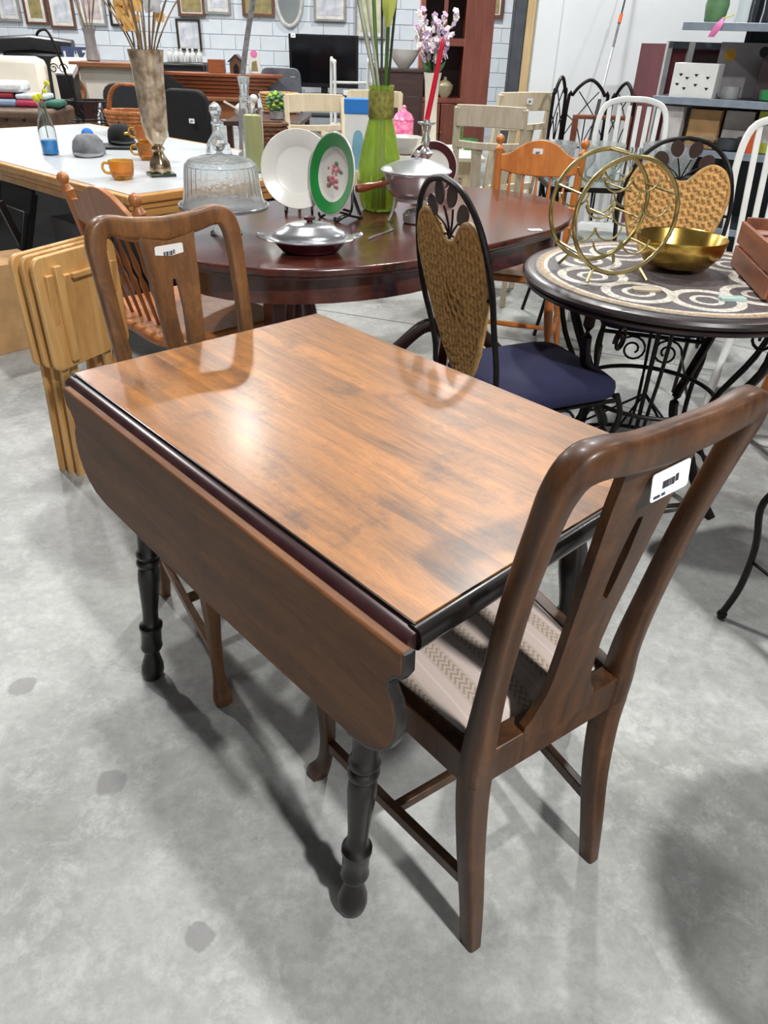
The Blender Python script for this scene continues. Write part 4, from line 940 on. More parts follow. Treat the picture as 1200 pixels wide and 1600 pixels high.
# pink jar, green glass, shell dish, bouquet
plain('pink_glass', (240, 96, 160), .2, var=.2, scale=40, c2=(250, 170, 200))
PJ = thing('pink_glass_jar', 'bright pink pressed-glass lidded jar right of the green vase', 'jar', (.04, 4.95, ZT))
MB().lathe([(.05, 0), (.056, .01), (.06, .08), (.06, .15), (.056, .16)], 24, flute=.03, fn=12).build('jar_body', 'pink_glass', PJ)
MB().lathe([(.06, .16), (.062, .166), (.045, .195), (.02, .21), (.012, .222), (.016, .232), (.0005, .24)], 24, flute=.03, fn=12).build('lid', 'pink_glass', PJ)
GG = thing('green_tumbler', 'tall pale green glass tumbler left of the greige chair', 'glass', (.385, 5.1, ZT))
MB().lathe(shell([(.028, 0), (.031, .006), (.033, .2), (.036, .235)], .003), 22).build('tumbler', plain('sage_glass', (170, 200, 130), .08, trans=.7), GG)
MB().lathe([(.0005, .006), (.028, .008), (.03, .07), (.02, .085), (.0005, .09)], 18).build('lime_filling', plain('lime', (150, 190, 50), .5), GG)
tag(MB().lathe(shell([(.03, 0), (.035, .004), (.045, .03), (.048, .06)], .004), 22).build('green_bowl', plain('mint_glass', (96, 196, 132), .1, trans=.6), loc=(.46, 5.06, ZT)), 'small mint-green glass bowl seen through the greige chair', 'bowl')
SD = tag(MB().lathe([(.035, 0), (.06, .01), (.085, .05), (.1, .095), (.095, .096), (.078, .05), (.0005, .014)], 24, flute=.05, fn=9).build('scalloped_bowl', 'porcelain', loc=(.05, 4.73, ZT)), 'white scalloped bowl between the green vase and the candlestick', 'bowl')
BV = thing('white_vase', 'slim white vase behind the red candle', 'vase', (.20, 4.93, ZT))
MB().lathe(shell([(.038, 0), (.045, .01), (.04, .12), (.036, .25), (.044, .37), (.052, .41)], .004), 26).build('vase_body', plain('ivory', (226, 220, 206), .35, var=.04), BV)
BQ = thing('bouquet', 'bouquet of pale lilac and white artificial blossoms in the white vase', 'bouquet', (.20, 4.93, ZT))
plain('lilac', (206, 178, 210), .6, var=.12); plain('blossom', (236, 226, 226), .6, var=.06)
petal = None
for k in range(15):
    a = k*2.39996; sp_ = .03+.13*((k*5) % 9)/9; zt = .56+.02*((k*7) % 9)
    tip = V((sp_*math.cos(a), sp_*math.sin(a)*.7, zt))
    MB().tube(cr([(.01*math.cos(a), .01*math.sin(a), .1), (.03*math.cos(a), .02*math.sin(a), .41), tuple(tip)], 4), .002, 5).build('stalk', 'stem_green', BQ)
    for j in range(9):
        f_ = .45+.55*j/8; c = V((.03*math.cos(a), .02*math.sin(a), .41)).lerp(tip, f_)+V((random.uniform(-.02, .02), random.uniform(-.02, .02), random.uniform(-.012, .012)))
        if petal is None:
            b = MB()
            for q in range(5): b.ball((.011*math.cos(q*1.257), .011*math.sin(q*1.257), 0), .009, 5, (1, 1, .4))
            b.ball((0, 0, .002), .004, 4)
            petal = [b.build('blossom', m_, BQ) for m_ in ('lilac', 'blossom')]; o = petal[0]; petal[1].location = c+V((.01, .02, .01)); petal[1].rotation_euler = (1.2, .2, 0)
        else: o = petal[(k+j) % 2].copy(); COL.objects.link(o)
        o.location = c; o.rotation_euler = (random.uniform(.6, 1.6), random.uniform(-.6, .6), random.uniform(-1.5, 1.5))
for s_ in (-1, 1): MB().sweep(cr([(0, 0, .40), (s_*.04, -.02, .43), (s_*.07, -.02, .47)], 4), [.01, .022, .03, .034, .03, .026, .02, .01, .002], .002, (0, .6, .8), 6).build('leaf', 'leafgreen', BQ)
# ---- glass-topped iron table with glassware
GT = thing('glass_table', 'glass-topped table with a thin black iron rim full of clear glassware', 'table', (1.18, 4.0, 0), .0)
MB().box((0, 0, .735), (.86, .5, .01)).build('glass_top', plain('table_glass', (206, 226, 222), .03, trans=.9), GT)
for (c, d) in (((0, -.255, .73), (.88, .012, .022)), ((0, .255, .73), (.88, .012, .022)), ((-.435, 0, .73), (.012, .5, .022)), ((.435, 0, .73), (.012, .5, .022))): MB().box(c, d).build('iron_rim', 'iron', GT)
for x in (-.40, .40):
    for y_ in (-.22, .22): MB().tube(cr([(x, y_, .725), (x*.86, y_*.86, .4), (x*1.02, y_*1.02, 0)], 5), .01, 7).build('leg', 'iron', GT)
def gl(name, label, cat, prof, x, y_, z_=.7405, t=.003, fl=0, fn=0, m='cut_glass', grp='clear glassware on the glass table'):
    return tag(MB().lathe(shell(prof, t), 28, flute=fl, fn=fn).build(name, m, loc=(x, y_, z_)), label, cat, grp)
gl('glass_bowl', 'large clear cut-glass bowl behind the wicker chair hoop', 'bowl', [(.05, 0), (.07, .01), (.11, .06), (.13, .13), (.135, .17)], 1.36, 4.0, fl=.03, fn=14)
gl('glass_bowl', 'large clear cut-glass bowl right of the maple chair finial', 'bowl', [(.05, 0), (.06, .01), (.09, .06), (.11, .12), (.115, .16)], 1.035, 4.06, fl=.03, fn=14)
gl('glass_compote', 'clear glass compote at the left end of the glass table', 'compote', [(.05, 0), (.05, .006), (.015, .02), (.012, .08), (.06, .10), (.10, .13), (.11, .16)], .80, 4.05)
for i, (x, y_) in enumerate(((.82, 3.86), (.93, 3.88), (1.06, 3.84), (1.16, 3.9), (1.26, 3.82))):
    gl('wine_glass', ('first', 'second', 'third', 'fourth', 'fifth')[i]+' clear stem glass from the left on the glass table front', 'glass', [(.032, 0), (.032, .003), (.006, .01), (.005, .06), (.02, .075), (.033, .10), (.035, .14), (.032, .16)], x, y_, m='glass')
for i, x in enumerate((.86, 1.12, 1.22)):
    gl('tumbler', ('left', 'middle', 'right')[i]+' clear glass tumbler at the back of the glass table', 'glass', [(.03, 0), (.033, .005), (.036, .11)], x, 4.2, m='glass')
# ---- arched iron screen, towel rack, fishing rod
def arch_panel(parent, cx_, cy_, w, rz, z0, z1):
    c_, s_ = math.cos(rz), math.sin(rz); h = w/2
    mp = lambda x, z_: (cx_+x*c_, cy_+x*s_, z_)
    pts = cr([(-h, z0), (-h, z1-.16), (-h*.8, z1-.08), (-h*.42, z1-.025), (0, z1), (h*.42, z1-.025), (h*.8, z1-.08), (h, z1-.16), (h, z0)], 4)
    MB().tube([mp(*p) for p in pts], .010, 7).build('arch_frame', 'iron', parent)
    for k in (-1, 1):
        MB().tube([mp(*p) for p in cr([(k*h, z1-.30), (k*h*.3, z1-.17), (-k*h*.5, z1-.06)], 4)], .0035, 5).build('tracery', 'iron', parent)
        MB().tube([mp(*p) for p in cr([(k*h, z1-.18), (k*h*.4, z1-.24), (0, z1-.36)], 4)], .0035, 5).build('tracery', 'iron', parent)
    MB().tube([mp(0, z0), mp(0, z1-.18)], .004, 5).build('tracery', 'iron', parent)
    for z_ in (z0+.02, z1-.36): MB().tube([mp(-h, z_), mp(h, z_)], .005, 5).build('crossbar', 'iron', parent)
SC = thing('arched_screen', 'three-panel black iron screen with pointed arches by the white partition', 'screen', (1.145, 5.02, 0))
arch_panel(SC, 0, 0, .24, 0, .005, 1.137); arch_panel(SC, -.19, -.09, .17, .95, .005, 1.15); arch_panel(SC, .19, -.09, .17, -.95, .005, 1.13)
TR = thing('towel_rack', 'small brown wooden towel rack in front of the iron screen', 'rack', (1.16, 4.66, 0))
for x in (-.15, .15): MB().box((x, 0, .49), (.03, .03, .98)).build('upright', 'wood_handle', TR, bevel=.003); MB().box((x, 0, .015), (.04, .22, .03)).build('foot', 'wood_handle', TR)
for z_ in (.97, .6, .2): MB().tube([(-.15, 0, z_), (.15, 0, z_)], .012, 8).build('rail', 'wood_handle', TR)
RD = thing('fishing_rod', 'thin black and silver rod leaning against the white partition', 'rod', (1.36, 5.6, 0))
MB().tube([(-.12, -.1, .005), (.035, .16, 1.0)], .012, 8).build('handle', 'black', RD)
MB().tube([(.035, .16, 1.0), (.085, .24, 1.30)], .008, 8).build('silver_section', 'aluminium', RD)
MB().tube([(.085, .24, 1.30), (.108, .28, 1.44)], .008, 8).build('grey_section', 'bark', RD)
MB().tube([(.108, .28, 1.44), (.117, .295, 1.49)], .012, 8).build('orange_float', plain('orange', (214, 92, 40), .4), RD)
MB().tube([(.117, .295, 1.49), (.19, .42, 1.95)], .006, 8).build('tip', 'black', RD)
# ---- flight case and steel shelving
FC = thing('flight_case', 'upright burgundy equipment case with silver edging beside the steel shelves', 'case', (1.83, 5.35, 0), .1)
plain('frame_pale', (184, 184, 186), .35)
plain('case_panel', (104, 44, 52), .5, var=.1); plain('case_dark', (46, 28, 32), .6)
MB().box((.0, 0, .665), (.52, .44, 1.33)).build('case_body', 'case_panel', FC)
MB().box((.06, -.215, .66), (.38, .02, 1.26)).build('front_recess', 'case_dark', FC)
for x in (-.26, .26): MB().box((x, -.222, .67), (.03, .03, 1.34)).build('edge_strip', 'frame_pale', FC)
MB().box((-.13, -.226, .67), (.035, .03, 1.34)).build('edge_strip', 'frame_pale', FC)
MB().box((0, -.222, 1.325), (.54, .03, .035)).build('edge_strip', 'steel_grey', FC)
plain('frame_grey', (150, 148, 146), .4)
plain('shelf_grey', (150, 162, 176), .45, .3); plain('shelf_dark', (66, 70, 78), .5, .3)
SHELF0 = set(bpy.data.objects)
SH = thing('steel_shelving', 'grey steel shelving stacked with boxes and glass vases at the right', 'shelving', (2.06, 4.85, 0))
for z_ in (.04, .45, .835, 1.078, 1.415):
    x0 = -.65 if z_ != 1.415 else -.57
    MB().box(((x0+.75)/2, 0, z_), (.75-x0, .46, .012)).build('shelf_board', 'shelf_dark', SH)
    MB().box(((x0+.75)/2, -.235, z_-.008), (.75-x0, .012, .036)).build('shelf_lip', 'shelf_grey', SH, bevel=.002)
for x in (-.30, .74): MB().box((x, .2, .9), (.03, .03, 1.8)).build('upright', 'shelf_dark', SH)
MB().box((.22, .232, .9), (1.04, .01, 1.76)).build('back_panel', 'shelf_dark', SH)
def carton(name, label, c, d, m_, rz=0, prints=(), cat='box'):
    o = thing(name, label, cat, (c[0], c[1], c[2]), rz)
    MB().box((0, 0, d[2]/2), d).build('carton', m_, o, bevel=.002)
    for (pts, pm) in prints: MB().prism(pts, .001, MX.Translation((0, -d[1]/2-.0008, 0)) @ RX90).build('print', pm, o)
    return o
tri = lambda x, z_, s_: [(x-s_, z_+s_*.6), (x+s_, z_+s_*.6), (x, z_-s_*.6)]
WB = carton('white_patterned_box', 'white box with black triangle print on the middle steel shelf', (1.60, 4.72, 1.0845), (.225, .18, .16), 'white_paint', 0,
            [(tri(x, z_, .011), 'black') for x, z_ in ((-.07, .105), (-.035, .09), (.01, .105), (.07, .095), (-.08, .06), (-.04, .042), (.015, .06), (.075, .045))])
plain('box_grey', (150, 146, 148), .6, var=.1); plain('kraft', (186, 146, 100), .7); plain('box_lime', (186, 196, 70), .6); plain('box_dark', (70, 58, 60), .6)
carton('grey_box', 'grey carton with yellow spot standing on end behind the white patterned box', (1.80, 4.985, 1.0845), (.30, .12, .26), 'box_grey', -.05, [(arc(-.09, .20, .03, 0, 2*PI, 12)[:-1], plain('mustard', (200, 150, 40), .6)), (arc(.08, .22, .025, 0, 2*PI, 12)[:-1], 'black')])
carton('picture_box', 'dark carton printed with a red and cream picture on the middle shelf', (2.03, 4.845, 1.0845), (.26, .12, .20), 'box_dark', -.1, [([(-.06, .05), (.0, .17), (.03, .1)], plain('cream_print', (196, 170, 140), .6)), ([(.02, .05), (.05, .18), (.10, .17), (.09, .03)], plain('red_print', (140, 40, 48), .6))])
carton('pale_grey_box', 'pale grey carton on the lower steel shelf beside the flight case', (1.53, 4.76, .8415), (.10, .2, .2), plain('pale_card', (196, 192, 190), .7))
carton('cardboard_box', 'plain brown cardboard box on the lower steel shelf', (1.69, 4.81, .8415), (.16, .2, .19), 'kraft')
carton('white_grey_box', 'whitish carton right of the brown cardboard box', (1.86, 4.85, .8415), (.15, .16, .19), 'pale_card')
carton('lime_box', 'lime green and grey carton at the right end of the lower shelf', (2.08, 4.80, .8415), (.24, .16, .20), 'box_lime', 0, [([(-.11, .05), (.11, .05), (.11, .15), (-.11, .13)], 'pale_card')])
OB = carton('orange_box', 'narrow orange box leaning in front of the lime carton', (1.965, 4.655, .8415), (.04, .04, .14), 'orange', .2)
PN = thing('cooking_pan', 'small dark pan with a long grey handle on the lower steel shelf', 'pan', (1.84, 4.69, .8415))
MB().lathe(shell([(.04, 0), (.05, .01), (.055, .06)], .003), 24).build('pan_body', 'steel_grey', PN)
MB().sweep([(-.05, 0, .052), (-.10, -.01, .062), (-.16, -.015, .06)], .016, .008, (0, 0, 1), 6).build('handle', 'frame_grey', PN)
for i, (x, y_, m_, l_, pf) in enumerate(((1.79, 4.70, 'cut_glass', 'small clear patterned glass box beside the white patterned box', [(.03, 0), (.045, .004), (.046, .06)]), (1.99, 4.68, 'mint_glass', 'teal glass bowl on the middle steel shelf', [(.03, 0), (.05, .01), (.055, .055)]), (2.13, 4.68, 'glass', 'clear glass dish right of the teal bowl on the middle shelf', [(.04, 0), (.06, .01), (.065, .05)]))):
    gl('glass_dish', l_, 'dish', pf, x, y_, 1.0845, m=m_, grp='things on the steel shelves')
plain('bag_green', (150, 200, 150), .2, var=.15, trans=.5)
gl('green_glass_vase', 'pale green glass vase at the left end of the top steel shelf', 'vase', [(.04, 0), (.05, .01), (.06, .08), (.045, .16), (.05, .22)], 1.615, 4.74, 1.4215, m='bag_green', grp='things on the steel shelves')
for i, x in enumerate((1.75, 1.87, 1.99, 2.12, 2.25)):
    gl('glass_vase', ('first', 'second', 'third', 'fourth', 'fifth')[i]+' clear glass vase from the left on the top steel shelf', 'vase', [(.04, 0), (.045, .006), (.04, .06), (.05, .2), (.055, .28)], x, 4.78+.05*(i % 2), 1.4215, m='glass', grp='things on the steel shelves')
PF = thing('pink_tag_flower', 'pink paper flower hanging over the lip of the top steel shelf', 'paper flower', (1.66, 4.60, 1.36))
plain('hot_pink', (240, 130, 190), .6)
for k in range(5): MB().sweep(cr([(.02, .02, .085), (.0+.004*k, 0, .05), (-.03+.006*k, -.006+.003*k, .0)], 4), [.006, .01, .014, .018, .02, .018, .014, .008, .003], .003, (0, 1, .2), 6).build('petal', 'hot_pink', PF)
MB().tube([(.02, .03, .085), (.05, .12, .10)], .003, 5).build('stalk', 'yellow', PF)
# the shelving stands at an angle: turn it and everything on it about its front left corner
for o in [q for q in bpy.data.objects if q not in SHELF0 and q.parent is None]:
    d = MX.Rotation(rad(-30), 4, 'Z') @ (o.location-V((1.41, 4.62, 0))); o.location = d+V((1.41, 4.62, 0)); o.rotation_euler.z += rad(-30)
# wooden stool legs glimpsed under the mosaic table's right side
WS = spindle_chair('orange wooden chair glimpsed beyond the mosaic table at the right edge', 'maple', (1.9, 2.5, 0), face(-.9, -.1), .40, .80, 4, 0, group='maple spindle chairs')

# ================================================================ the far side of the hall
wood('hutch_wood', (184, 108, 90), (156, 86, 70), .45, (9, 9, 1.2), 2, .2)
plain('hutch_dark', (52, 28, 26), .5)
HT = thing('hutch', 'tall red-brown wooden hutch with open shelves behind the blossoms', 'hutch', (.595, 9.2, 0))
for x, w_ in ((-.36, .05), (.225, .29)): MB().box((x, 0, 1.1), (w_, .46, 2.2)).build('side_panel', 'hutch_wood', HT, bevel=.005)
MB().box((0, .22, 1.1), (.68, .02, 2.2)).build('back_panel', 'hutch_dark', HT)
for z_, h_ in ((.06, .12), (.77, .05), (1.30, .07), (1.72, .05), (2.18, .06)): MB().box((-.13, -.0, z_), (.44, .44, h_)).build('shelf', 'hutch_wood', HT, bevel=.004)
for x in (-.23, -.02): MB().box((x, -.22, .44), (.20, .025, .60)).build('door', 'hutch_wood', HT, bevel=.006)
for x in (-.145, -.105): MB().ball((x, -.24, .46), .014, 6).build('door_knob', 'gold', HT)
MB().box((-.13, -.22, 1.52), (.04, .02, .36)).build('mullion', 'hutch_wood', HT)
TU = thing('tureen', 'cream ceramic tureen with lid inside the hutch', 'tureen', (.505, 9.05, .796))
MB().lathe([(.04, 0), (.045, .01), (.07, .04), (.085, .09), (.088, .11)], 24).build('bowl', plain('cream_ceramic', (222, 208, 170), .35), TU)
MB().lathe([(.09, .11), (.088, .118), (.05, .15), (.015, .165), (.018, .185), (.0005, .195)], 24).build('lid', 'cream_ceramic', TU)
KB = thing('dark_cabinet', 'low dark brown cabinet left of the hutch', 'cabinet', (.0, 8.5, 0))
wood('dark_cab', (76, 48, 42), (52, 32, 30), .4, (1.5, 9, 9), 2, .3)
MB().box((0, 0, .52), (.50, .4, 1.04)).build('carcass', 'dark_cab', KB, bevel=.005)
MB().box((0, 0, 1.055), (.54, .44, .03)).build('cabinet_top', 'dark_cab', KB, bevel=.006)
for x in (-.12, .12): d_ = MB().box((x, -.205, .45), (.22, .02, .78)).build('door', 'dark_cab', KB, bevel=.006); MB().ball((x*.2, -.225, .5), .014, 6).build('door_knob', 'gold', d_)
tag(MB().lathe(shell([(.05, 0), (.06, .012), (.1, .06), (.135, .12), (.145, .15), (.15, .158)], .007), 30, flute=.02, fn=12).build('white_basin', 'porcelain', loc=(.05, 8.45, 1.071)), 'white scalloped wash basin on the dark cabinet', 'bowl')
# TV
TVs = thing('tv_stand', 'black television stand against the back wall', 'tv stand', (-1.05, 12.9, 0))
MB().box((0, 0, .55), (1.2, .45, .04)).build('top_board', 'black', TVs, bevel=.006); MB().box((0, 0, .28), (1.15, .42, .03)).build('shelf', 'black', TVs)
for x in (-.56, .56): MB().box((x, 0, .265), (.04, .42, .53)).build('side_panel', 'black', TVs)
TV = thing('television', 'large black flat-screen television on the black stand', 'television', (-1.13, 12.85, .571))
MB().prism(rrect(.42, .24, .05), .015, None, 0).build('foot', 'black', TV); MB().box((0, .03, .05), (.1, .05, .1)).build('neck', 'black', TV)
MB().box((0, .0, .43), (1.04, .06, .68)).build('bezel', plain('tv_black', (24, 24, 28), .25), TV, bevel=.008)
MB().box((0, -.031, .445), (.97, .004, .59)).build('screen', plain('tv_screen', (12, 12, 16), .08), TV)
sticker(TV, .07, .05, MX.Translation((-.45, -.035, .745)) @ RX90)
for i, x in enumerate((-.72, -.5)): tag(MB().box((0, 0, .035), (.14, .08, .07)).build('media_box', 'white_paint' if i else 'shelf_grey', loc=((-1.5, -.76)[i], 12.75, .571), bevel=.006), ('small grey box left of the television foot', 'small white box under the television')[i], 'box')
WK = thing('walking_frame', 'white tubular walking frame in front of the television', 'walking frame', (-.5, 9.0, 0), .2)
for x in (-.2, .2):
    MB().tube(cr([(x, -.22, 0), (x, -.18, 1.0), (x, -.14, 1.09), (x, .05, 1.10), (x, .12, 1.02), (x, .2, 0)], 6), .016, 8).build('side_frame', 'white_paint', WK)
    MB().tube([(x, -.14, 1.095), (x, -.02, 1.10)], .024, 8).build('grip', 'pale_card', WK)
for z_ in (.5, .9): MB().tube([(-.2, .15, z_), (.2, .15, z_)], .013, 8).build('crossbar', 'white_paint', WK)
# pictures and mirror on the back wall
plain('mount', (226, 226, 222), .6); plain('art_a', (170, 176, 188), .6, c2=(214, 216, 222), scale=8); plain('art_b', (168, 142, 96), .6, c2=(120, 120, 80), scale=10); plain('art_c', (206, 190, 186), .6, c2=(160, 150, 160), scale=9)
wood('frame_brown', (112, 76, 58), (84, 54, 42), .4, (1.5, 9, 9)); plain('frame_grey', (150, 148, 146), .4); plain('frame_black', (40, 36, 36), .4)
def picture(label, x, z0, w, h, fm, am, fwid=.035, mount=.05, cat='picture', name='framed_picture', y_=13.60):
    P_ = thing(name, label, cat, (x, y_, z0))
    for (c, d) in (((0, 0, fwid/2), (w, .04, fwid)), ((0, 0, h-fwid/2), (w, .04, fwid)), ((-w/2+fwid/2, 0, h/2), (fwid, .04, h-2*fwid)), ((w/2-fwid/2, 0, h/2), (fwid, .04, h-2*fwid))): MB().box(c, d).build('frame_rail', fm, P_, bevel=.003)
    MB().box((0, .008, h/2), (w-2*fwid, .008, h-2*fwid)).build('mount_board', 'mount', P_)
    if mount is not None: MB().box((0, .003, h/2), (w-2*fwid-2*mount, .006, h-2*fwid-2*mount)).build('picture_print', am, P_)
    return P_
picture('grey-framed picture far left on the back wall', -6.1, 1.38, .36, .6, 'frame_grey', 'art_a')
picture('brown-framed picture with grey print, second from the left on the back wall', -5.68, 1.35, .36, .6, 'frame_brown', 'art_b')
picture('wide brown-framed white picture, third from the left on the back wall', -5.28, 1.31, .40, .62, 'frame_brown', 'art_a')
picture('pale pinkish picture behind the twigs on the back wall', -4.80, 1.36, .42, .6, 'frame_grey', 'art_c')
picture('dark-framed picture behind the orange leaves on the back wall', -4.38, 1.36, .30, .6, 'frame_black', 'art_c')
picture('small dark-framed portrait low on the back wall beside the big frame', -3.32, 1.07, .38, .42, 'frame_black', 'art_a', .03, .02)
picture('tall brown-framed picture above the black speaker', -3.24, 1.52, .42, .6, 'frame_brown', 'art_b', .04, .02)
picture('green-grey framed print left of the landscape on the back wall', -2.83, 1.56, .40, .5, 'frame_grey', 'art_a')
picture('brown landscape picture left of the oval mirror', -2.2, 1.545, .50, .42, 'frame_brown', 'art_b', .04, .0)
picture('grey-framed floral print right of the oval mirror', -1.09, 1.515, .50, .6, 'frame_grey', 'art_a', .03, .05)
picture('pale leaf print above the walking frame', -.46, 1.31, .48, .7, 'frame_grey', plain('art_leaf', (206, 206, 180), .6, c2=(176, 180, 140), scale=6), .03, .06)
picture('small brown picture right of the hutch', 1.42, 1.62, .34, .4, 'frame_brown', 'art_b', .05, .02)
MR = thing('oval_mirror', 'oval mirror in a pale frame on the back wall', 'mirror', (-1.72, 13.60, 1.78))
M = RX90
b = MB().tube([(.195*math.cos(j*PI/20), 0, .34*math.sin(j*PI/20)) for j in range(40)], .03, 8, True); b.build('mirror_frame', plain('mirror_frame', (206, 206, 202), .35), MR)
MB().prism([(.18*math.cos(j*PI/16), .325*math.sin(j*PI/16)) for j in range(32)], .008, RX90).build('mirror_glass', plain('mirror_glass', (230, 232, 232), .03, 1, var=0), MR)
# ---- desk with model ark and boat, black speaker, office chair
DK = thing('wooden_desk', 'brown wooden desk carrying the model boat', 'desk', (-1.60, 7.5, 0))
wood('desk_wood', (150, 96, 58), (116, 70, 42), .45, (1.4, 9, 9), 2.2, .2)
MB().box((0, 0, .825), (.62, .5, .03)).build('desk_top', 'desk_wood', DK, bevel=.005); MB().box((0, -.2, .74), (.56, .03, .14)).build('apron', 'desk_wood', DK)
for x in (-.27, .27):
    for y_ in (-.2, .2): MB().box((x, y_, .405), (.05, .05, .81)).build('leg', 'desk_wood', DK)
MBt = thing('model_boat', 'wooden model boat hull of stacked planks on the desk', 'model boat', (-1.53, 7.45, .841))
wood('boat_wood', (156, 88, 50), (120, 62, 34), .4, (1.4, 9, 9), 2.5, .2)
for i in range(6):
    f_ = .30+.048*i; w_ = .06+.014*i
    MB().prism(cr([(-f_, 0), (-f_*.6, w_*.8), (0, w_), (f_*.6, w_*.8), (f_*.94, 0), (f_*.6, -w_*.8), (0, -w_), (-f_*.6, -w_*.8)], 3, True)[:], .026, None, .03*i).build('hull_plank', 'boat_wood', MBt, bevel=.004)
AR = thing('model_cabin', 'small dark wooden arched model cabin on the boat deck', 'model house', (-1.42, 7.45, 1.0185))
MB().prism([(-.055, 0), (.055, 0), (.055, .08), (0, .125), (-.055, .08)], .11, RX90).build('cabin_wall', 'frame_brown', AR); MB().prism([(-.022, 0), (.022, 0), (.022, .05), (0, .08), (-.022, .05)], .004, MX.Translation((0, -.057, 0)) @ RX90).build('doorway', 'black', AR)
for sg in (-1, 1): MB().box((sg*.034, 0, .112), (.085, .13, .01), m=MX.Rotation(sg*.69, 4, 'Y')).build('roof', 'dark_cab', AR)
carton('wooden_box', 'small red-brown wooden box on the left end of the boat', (-1.60, 7.45, 1.0185), (.14, .08, .10), 'boat_wood')
carton('greeting_card', 'white card with a pink flower print standing on the boat', (-1.27, 7.47, 1.0185), (.10, .03, .17), 'white_paint', .1, [(arc(0, .15, .03, 0, 2*PI, 10)[:-1], 'hot_pink'), ([(-.03, .02), (.03, .02), (.02, .10), (-.02, .09)], 'art_b')], 'card')
SPK = thing('black_speaker', 'wide black loudspeaker with white bottles on top', 'speaker', (-2.02, 8.1, 0))
MB().box((0, 0, .535), (.42, .36, 1.07)).build('speaker_case', 'black', SPK, bevel=.02); MB().box((0, -.182, .55), (.36, .006, .95)).build('grille', plain('grille', (34, 34, 36), .9, bump=.5, scale=120), SPK)
for i in range(6): tag(MB().lathe([(.02, 0), (.024, .005), (.024, .07), (.012, .085), (.011, .1), (.014, .105), (.0005, .11)], 14).build('white_bottle', 'white_paint', loc=(-2.16+.055*i, 8.02+.03*(i % 2), 1.071)), ('first', 'second', 'third', 'fourth', 'fifth', 'sixth')[i]+' small white bottle from the left on the black speaker', 'bottle', 'white bottles on the speaker')
def office_chair(label, loc, rz):
    C = thing('office_chair', label, 'chair', loc, rz); bk = plain('black_mesh', (34, 34, 38), .8)
    q = MX.Translation((0, -.02, .72)) @ MX.Rotation(rad(8), 4, 'X') @ RX90
    MB().prism(rrect(.40, .44, .09), .05, q).build('backrest', bk, C, bevel=.012); MB().prism(rrect(.44, .42, .08), .06, MX.Translation((0, .22, .45))).build('seat', bk, C, bevel=.015)
    for sg in (-1, 1): MB().tube(cr([(sg*.23, -.02, .80), (sg*.25, .05, .72), (sg*.25, .32, .68), (sg*.25, .36, .55), (sg*.23, .3, .0)], 5), .014, 8).build('arm_frame', 'chrome', C); MB().tube([(sg*.23, -.03, .8), (sg*.23, -.1, 0)], .014, 8).build('leg', 'chrome', C)
    sticker(C, .05, .035, MX.Translation((.05, -.055, .72)) @ RX90); return C
office_chair('black chair with chrome arms and a price sticker beyond the white table', (-1.66, 6.55, 0), face(.3, .95))
office_chair('black chair with chrome arms partly behind the mercury vase', (-2.25, 6.92, 0), face(.3, -.95))
GC = thing('grey_plastic_chair', 'grey moulded plastic chair in front of the television', 'chair', (-1.05, 7.6, 0), face(.1, .99))
gp = plain('grey_plastic', (108, 112, 122), .5)
MB().prism(rrect(.36, .28, .06), .02, MX.Translation((0, -.03, .93)) @ MX.Rotation(rad(8), 4, 'X') @ RX90).build('backrest', gp, GC, bevel=.006); MB().prism(rrect(.4, .4, .07), .02, MX.Translation((0, .2, .45))).build('seat', gp, GC, bevel=.006)
for x in (-.17, .17):
    MB().tube([(x, -.02, 1.0), (x, .02, .45), (x, -.04, 0)], .011, 7).build('rear_leg', 'iron', GC); MB().tube([(x, .36, .44), (x, .4, 0)], .011, 7).build('front_leg', 'iron', GC)
sticker(GC, .05, .04, MX.Translation((.11, -.05, 1.02)) @ RX90)
# small side table with basket, red cushion, plant and white figurine
SB = thing('low_side_table', 'low dark side table behind the pillar candle', 'table', (-.98, 6.35, 0))
MB().box((0, 0, .765), (.55, .9, .03)).build('tabletop', 'dark_cab', SB, bevel=.004)
for x in (-.24, .24):
    for y_ in (-.4, .4): MB().box((x, y_, .375), (.04, .04, .75)).build('leg', 'dark_cab', SB)
basket('light woven basket behind the red cushion', (-.95, 6.68, .7805), 0, .15, .10, .13, 0, plain('light_weave', (206, 162, 106), .7, var=.2, scale=45, bump=.4))
tag(MB().ball((0, 0, .035), .075, 10, (1, 1, .46)).build('red_cushion', plain('red_cloth', (206, 36, 54), .8), loc=(-.93, 6.42, .7805)), 'small red cushion in front of the light woven basket', 'cushion')
FP = thing('foliage_pot', 'bushy green artificial plant ball on the low side table', 'plant', (-.90, 6.14, .7805))
MB().lathe(shell([(.04, 0), (.05, .005), (.055, .06)], .005), 20).build('pot', 'frame_grey', FP)
for k in range(40):
    a = k*2.4; z_ = -1+2*k/39; q_ = math.sqrt(1-z_*z_)
    MB().ball((.06*q_*math.cos(a), .06*q_*math.sin(a), .11+.065*z_), .02, 4, (1, 1, .7)).build('leaf_cluster', 'leafgreen' if k % 3 else 'lime', FP)
WF = thing('white_figurine', 'white ceramic bird figurine beside the decanter stopper', 'figurine', (-1.11, 6.0, .7805), .4)
MB().ball((0, 0, .06), .06, 10, (1.3, .8, 1)).build('body', 'porcelain', WF); MB().ball((.07, 0, .135), .032, 8).build('head', 'porcelain', WF)
MB().sweep([(-.05, 0, .07), (-.11, 0, .10), (-.15, 0, .12)], [.06, .05, .02], .015, (0, 0, 1), 6).build('tail', 'porcelain', WF); MB().sweep([(.05, 0, .08), (.06, 0, .12)], .045, None, (1, 0, 0), 8).build('neck', 'porcelain', WF)
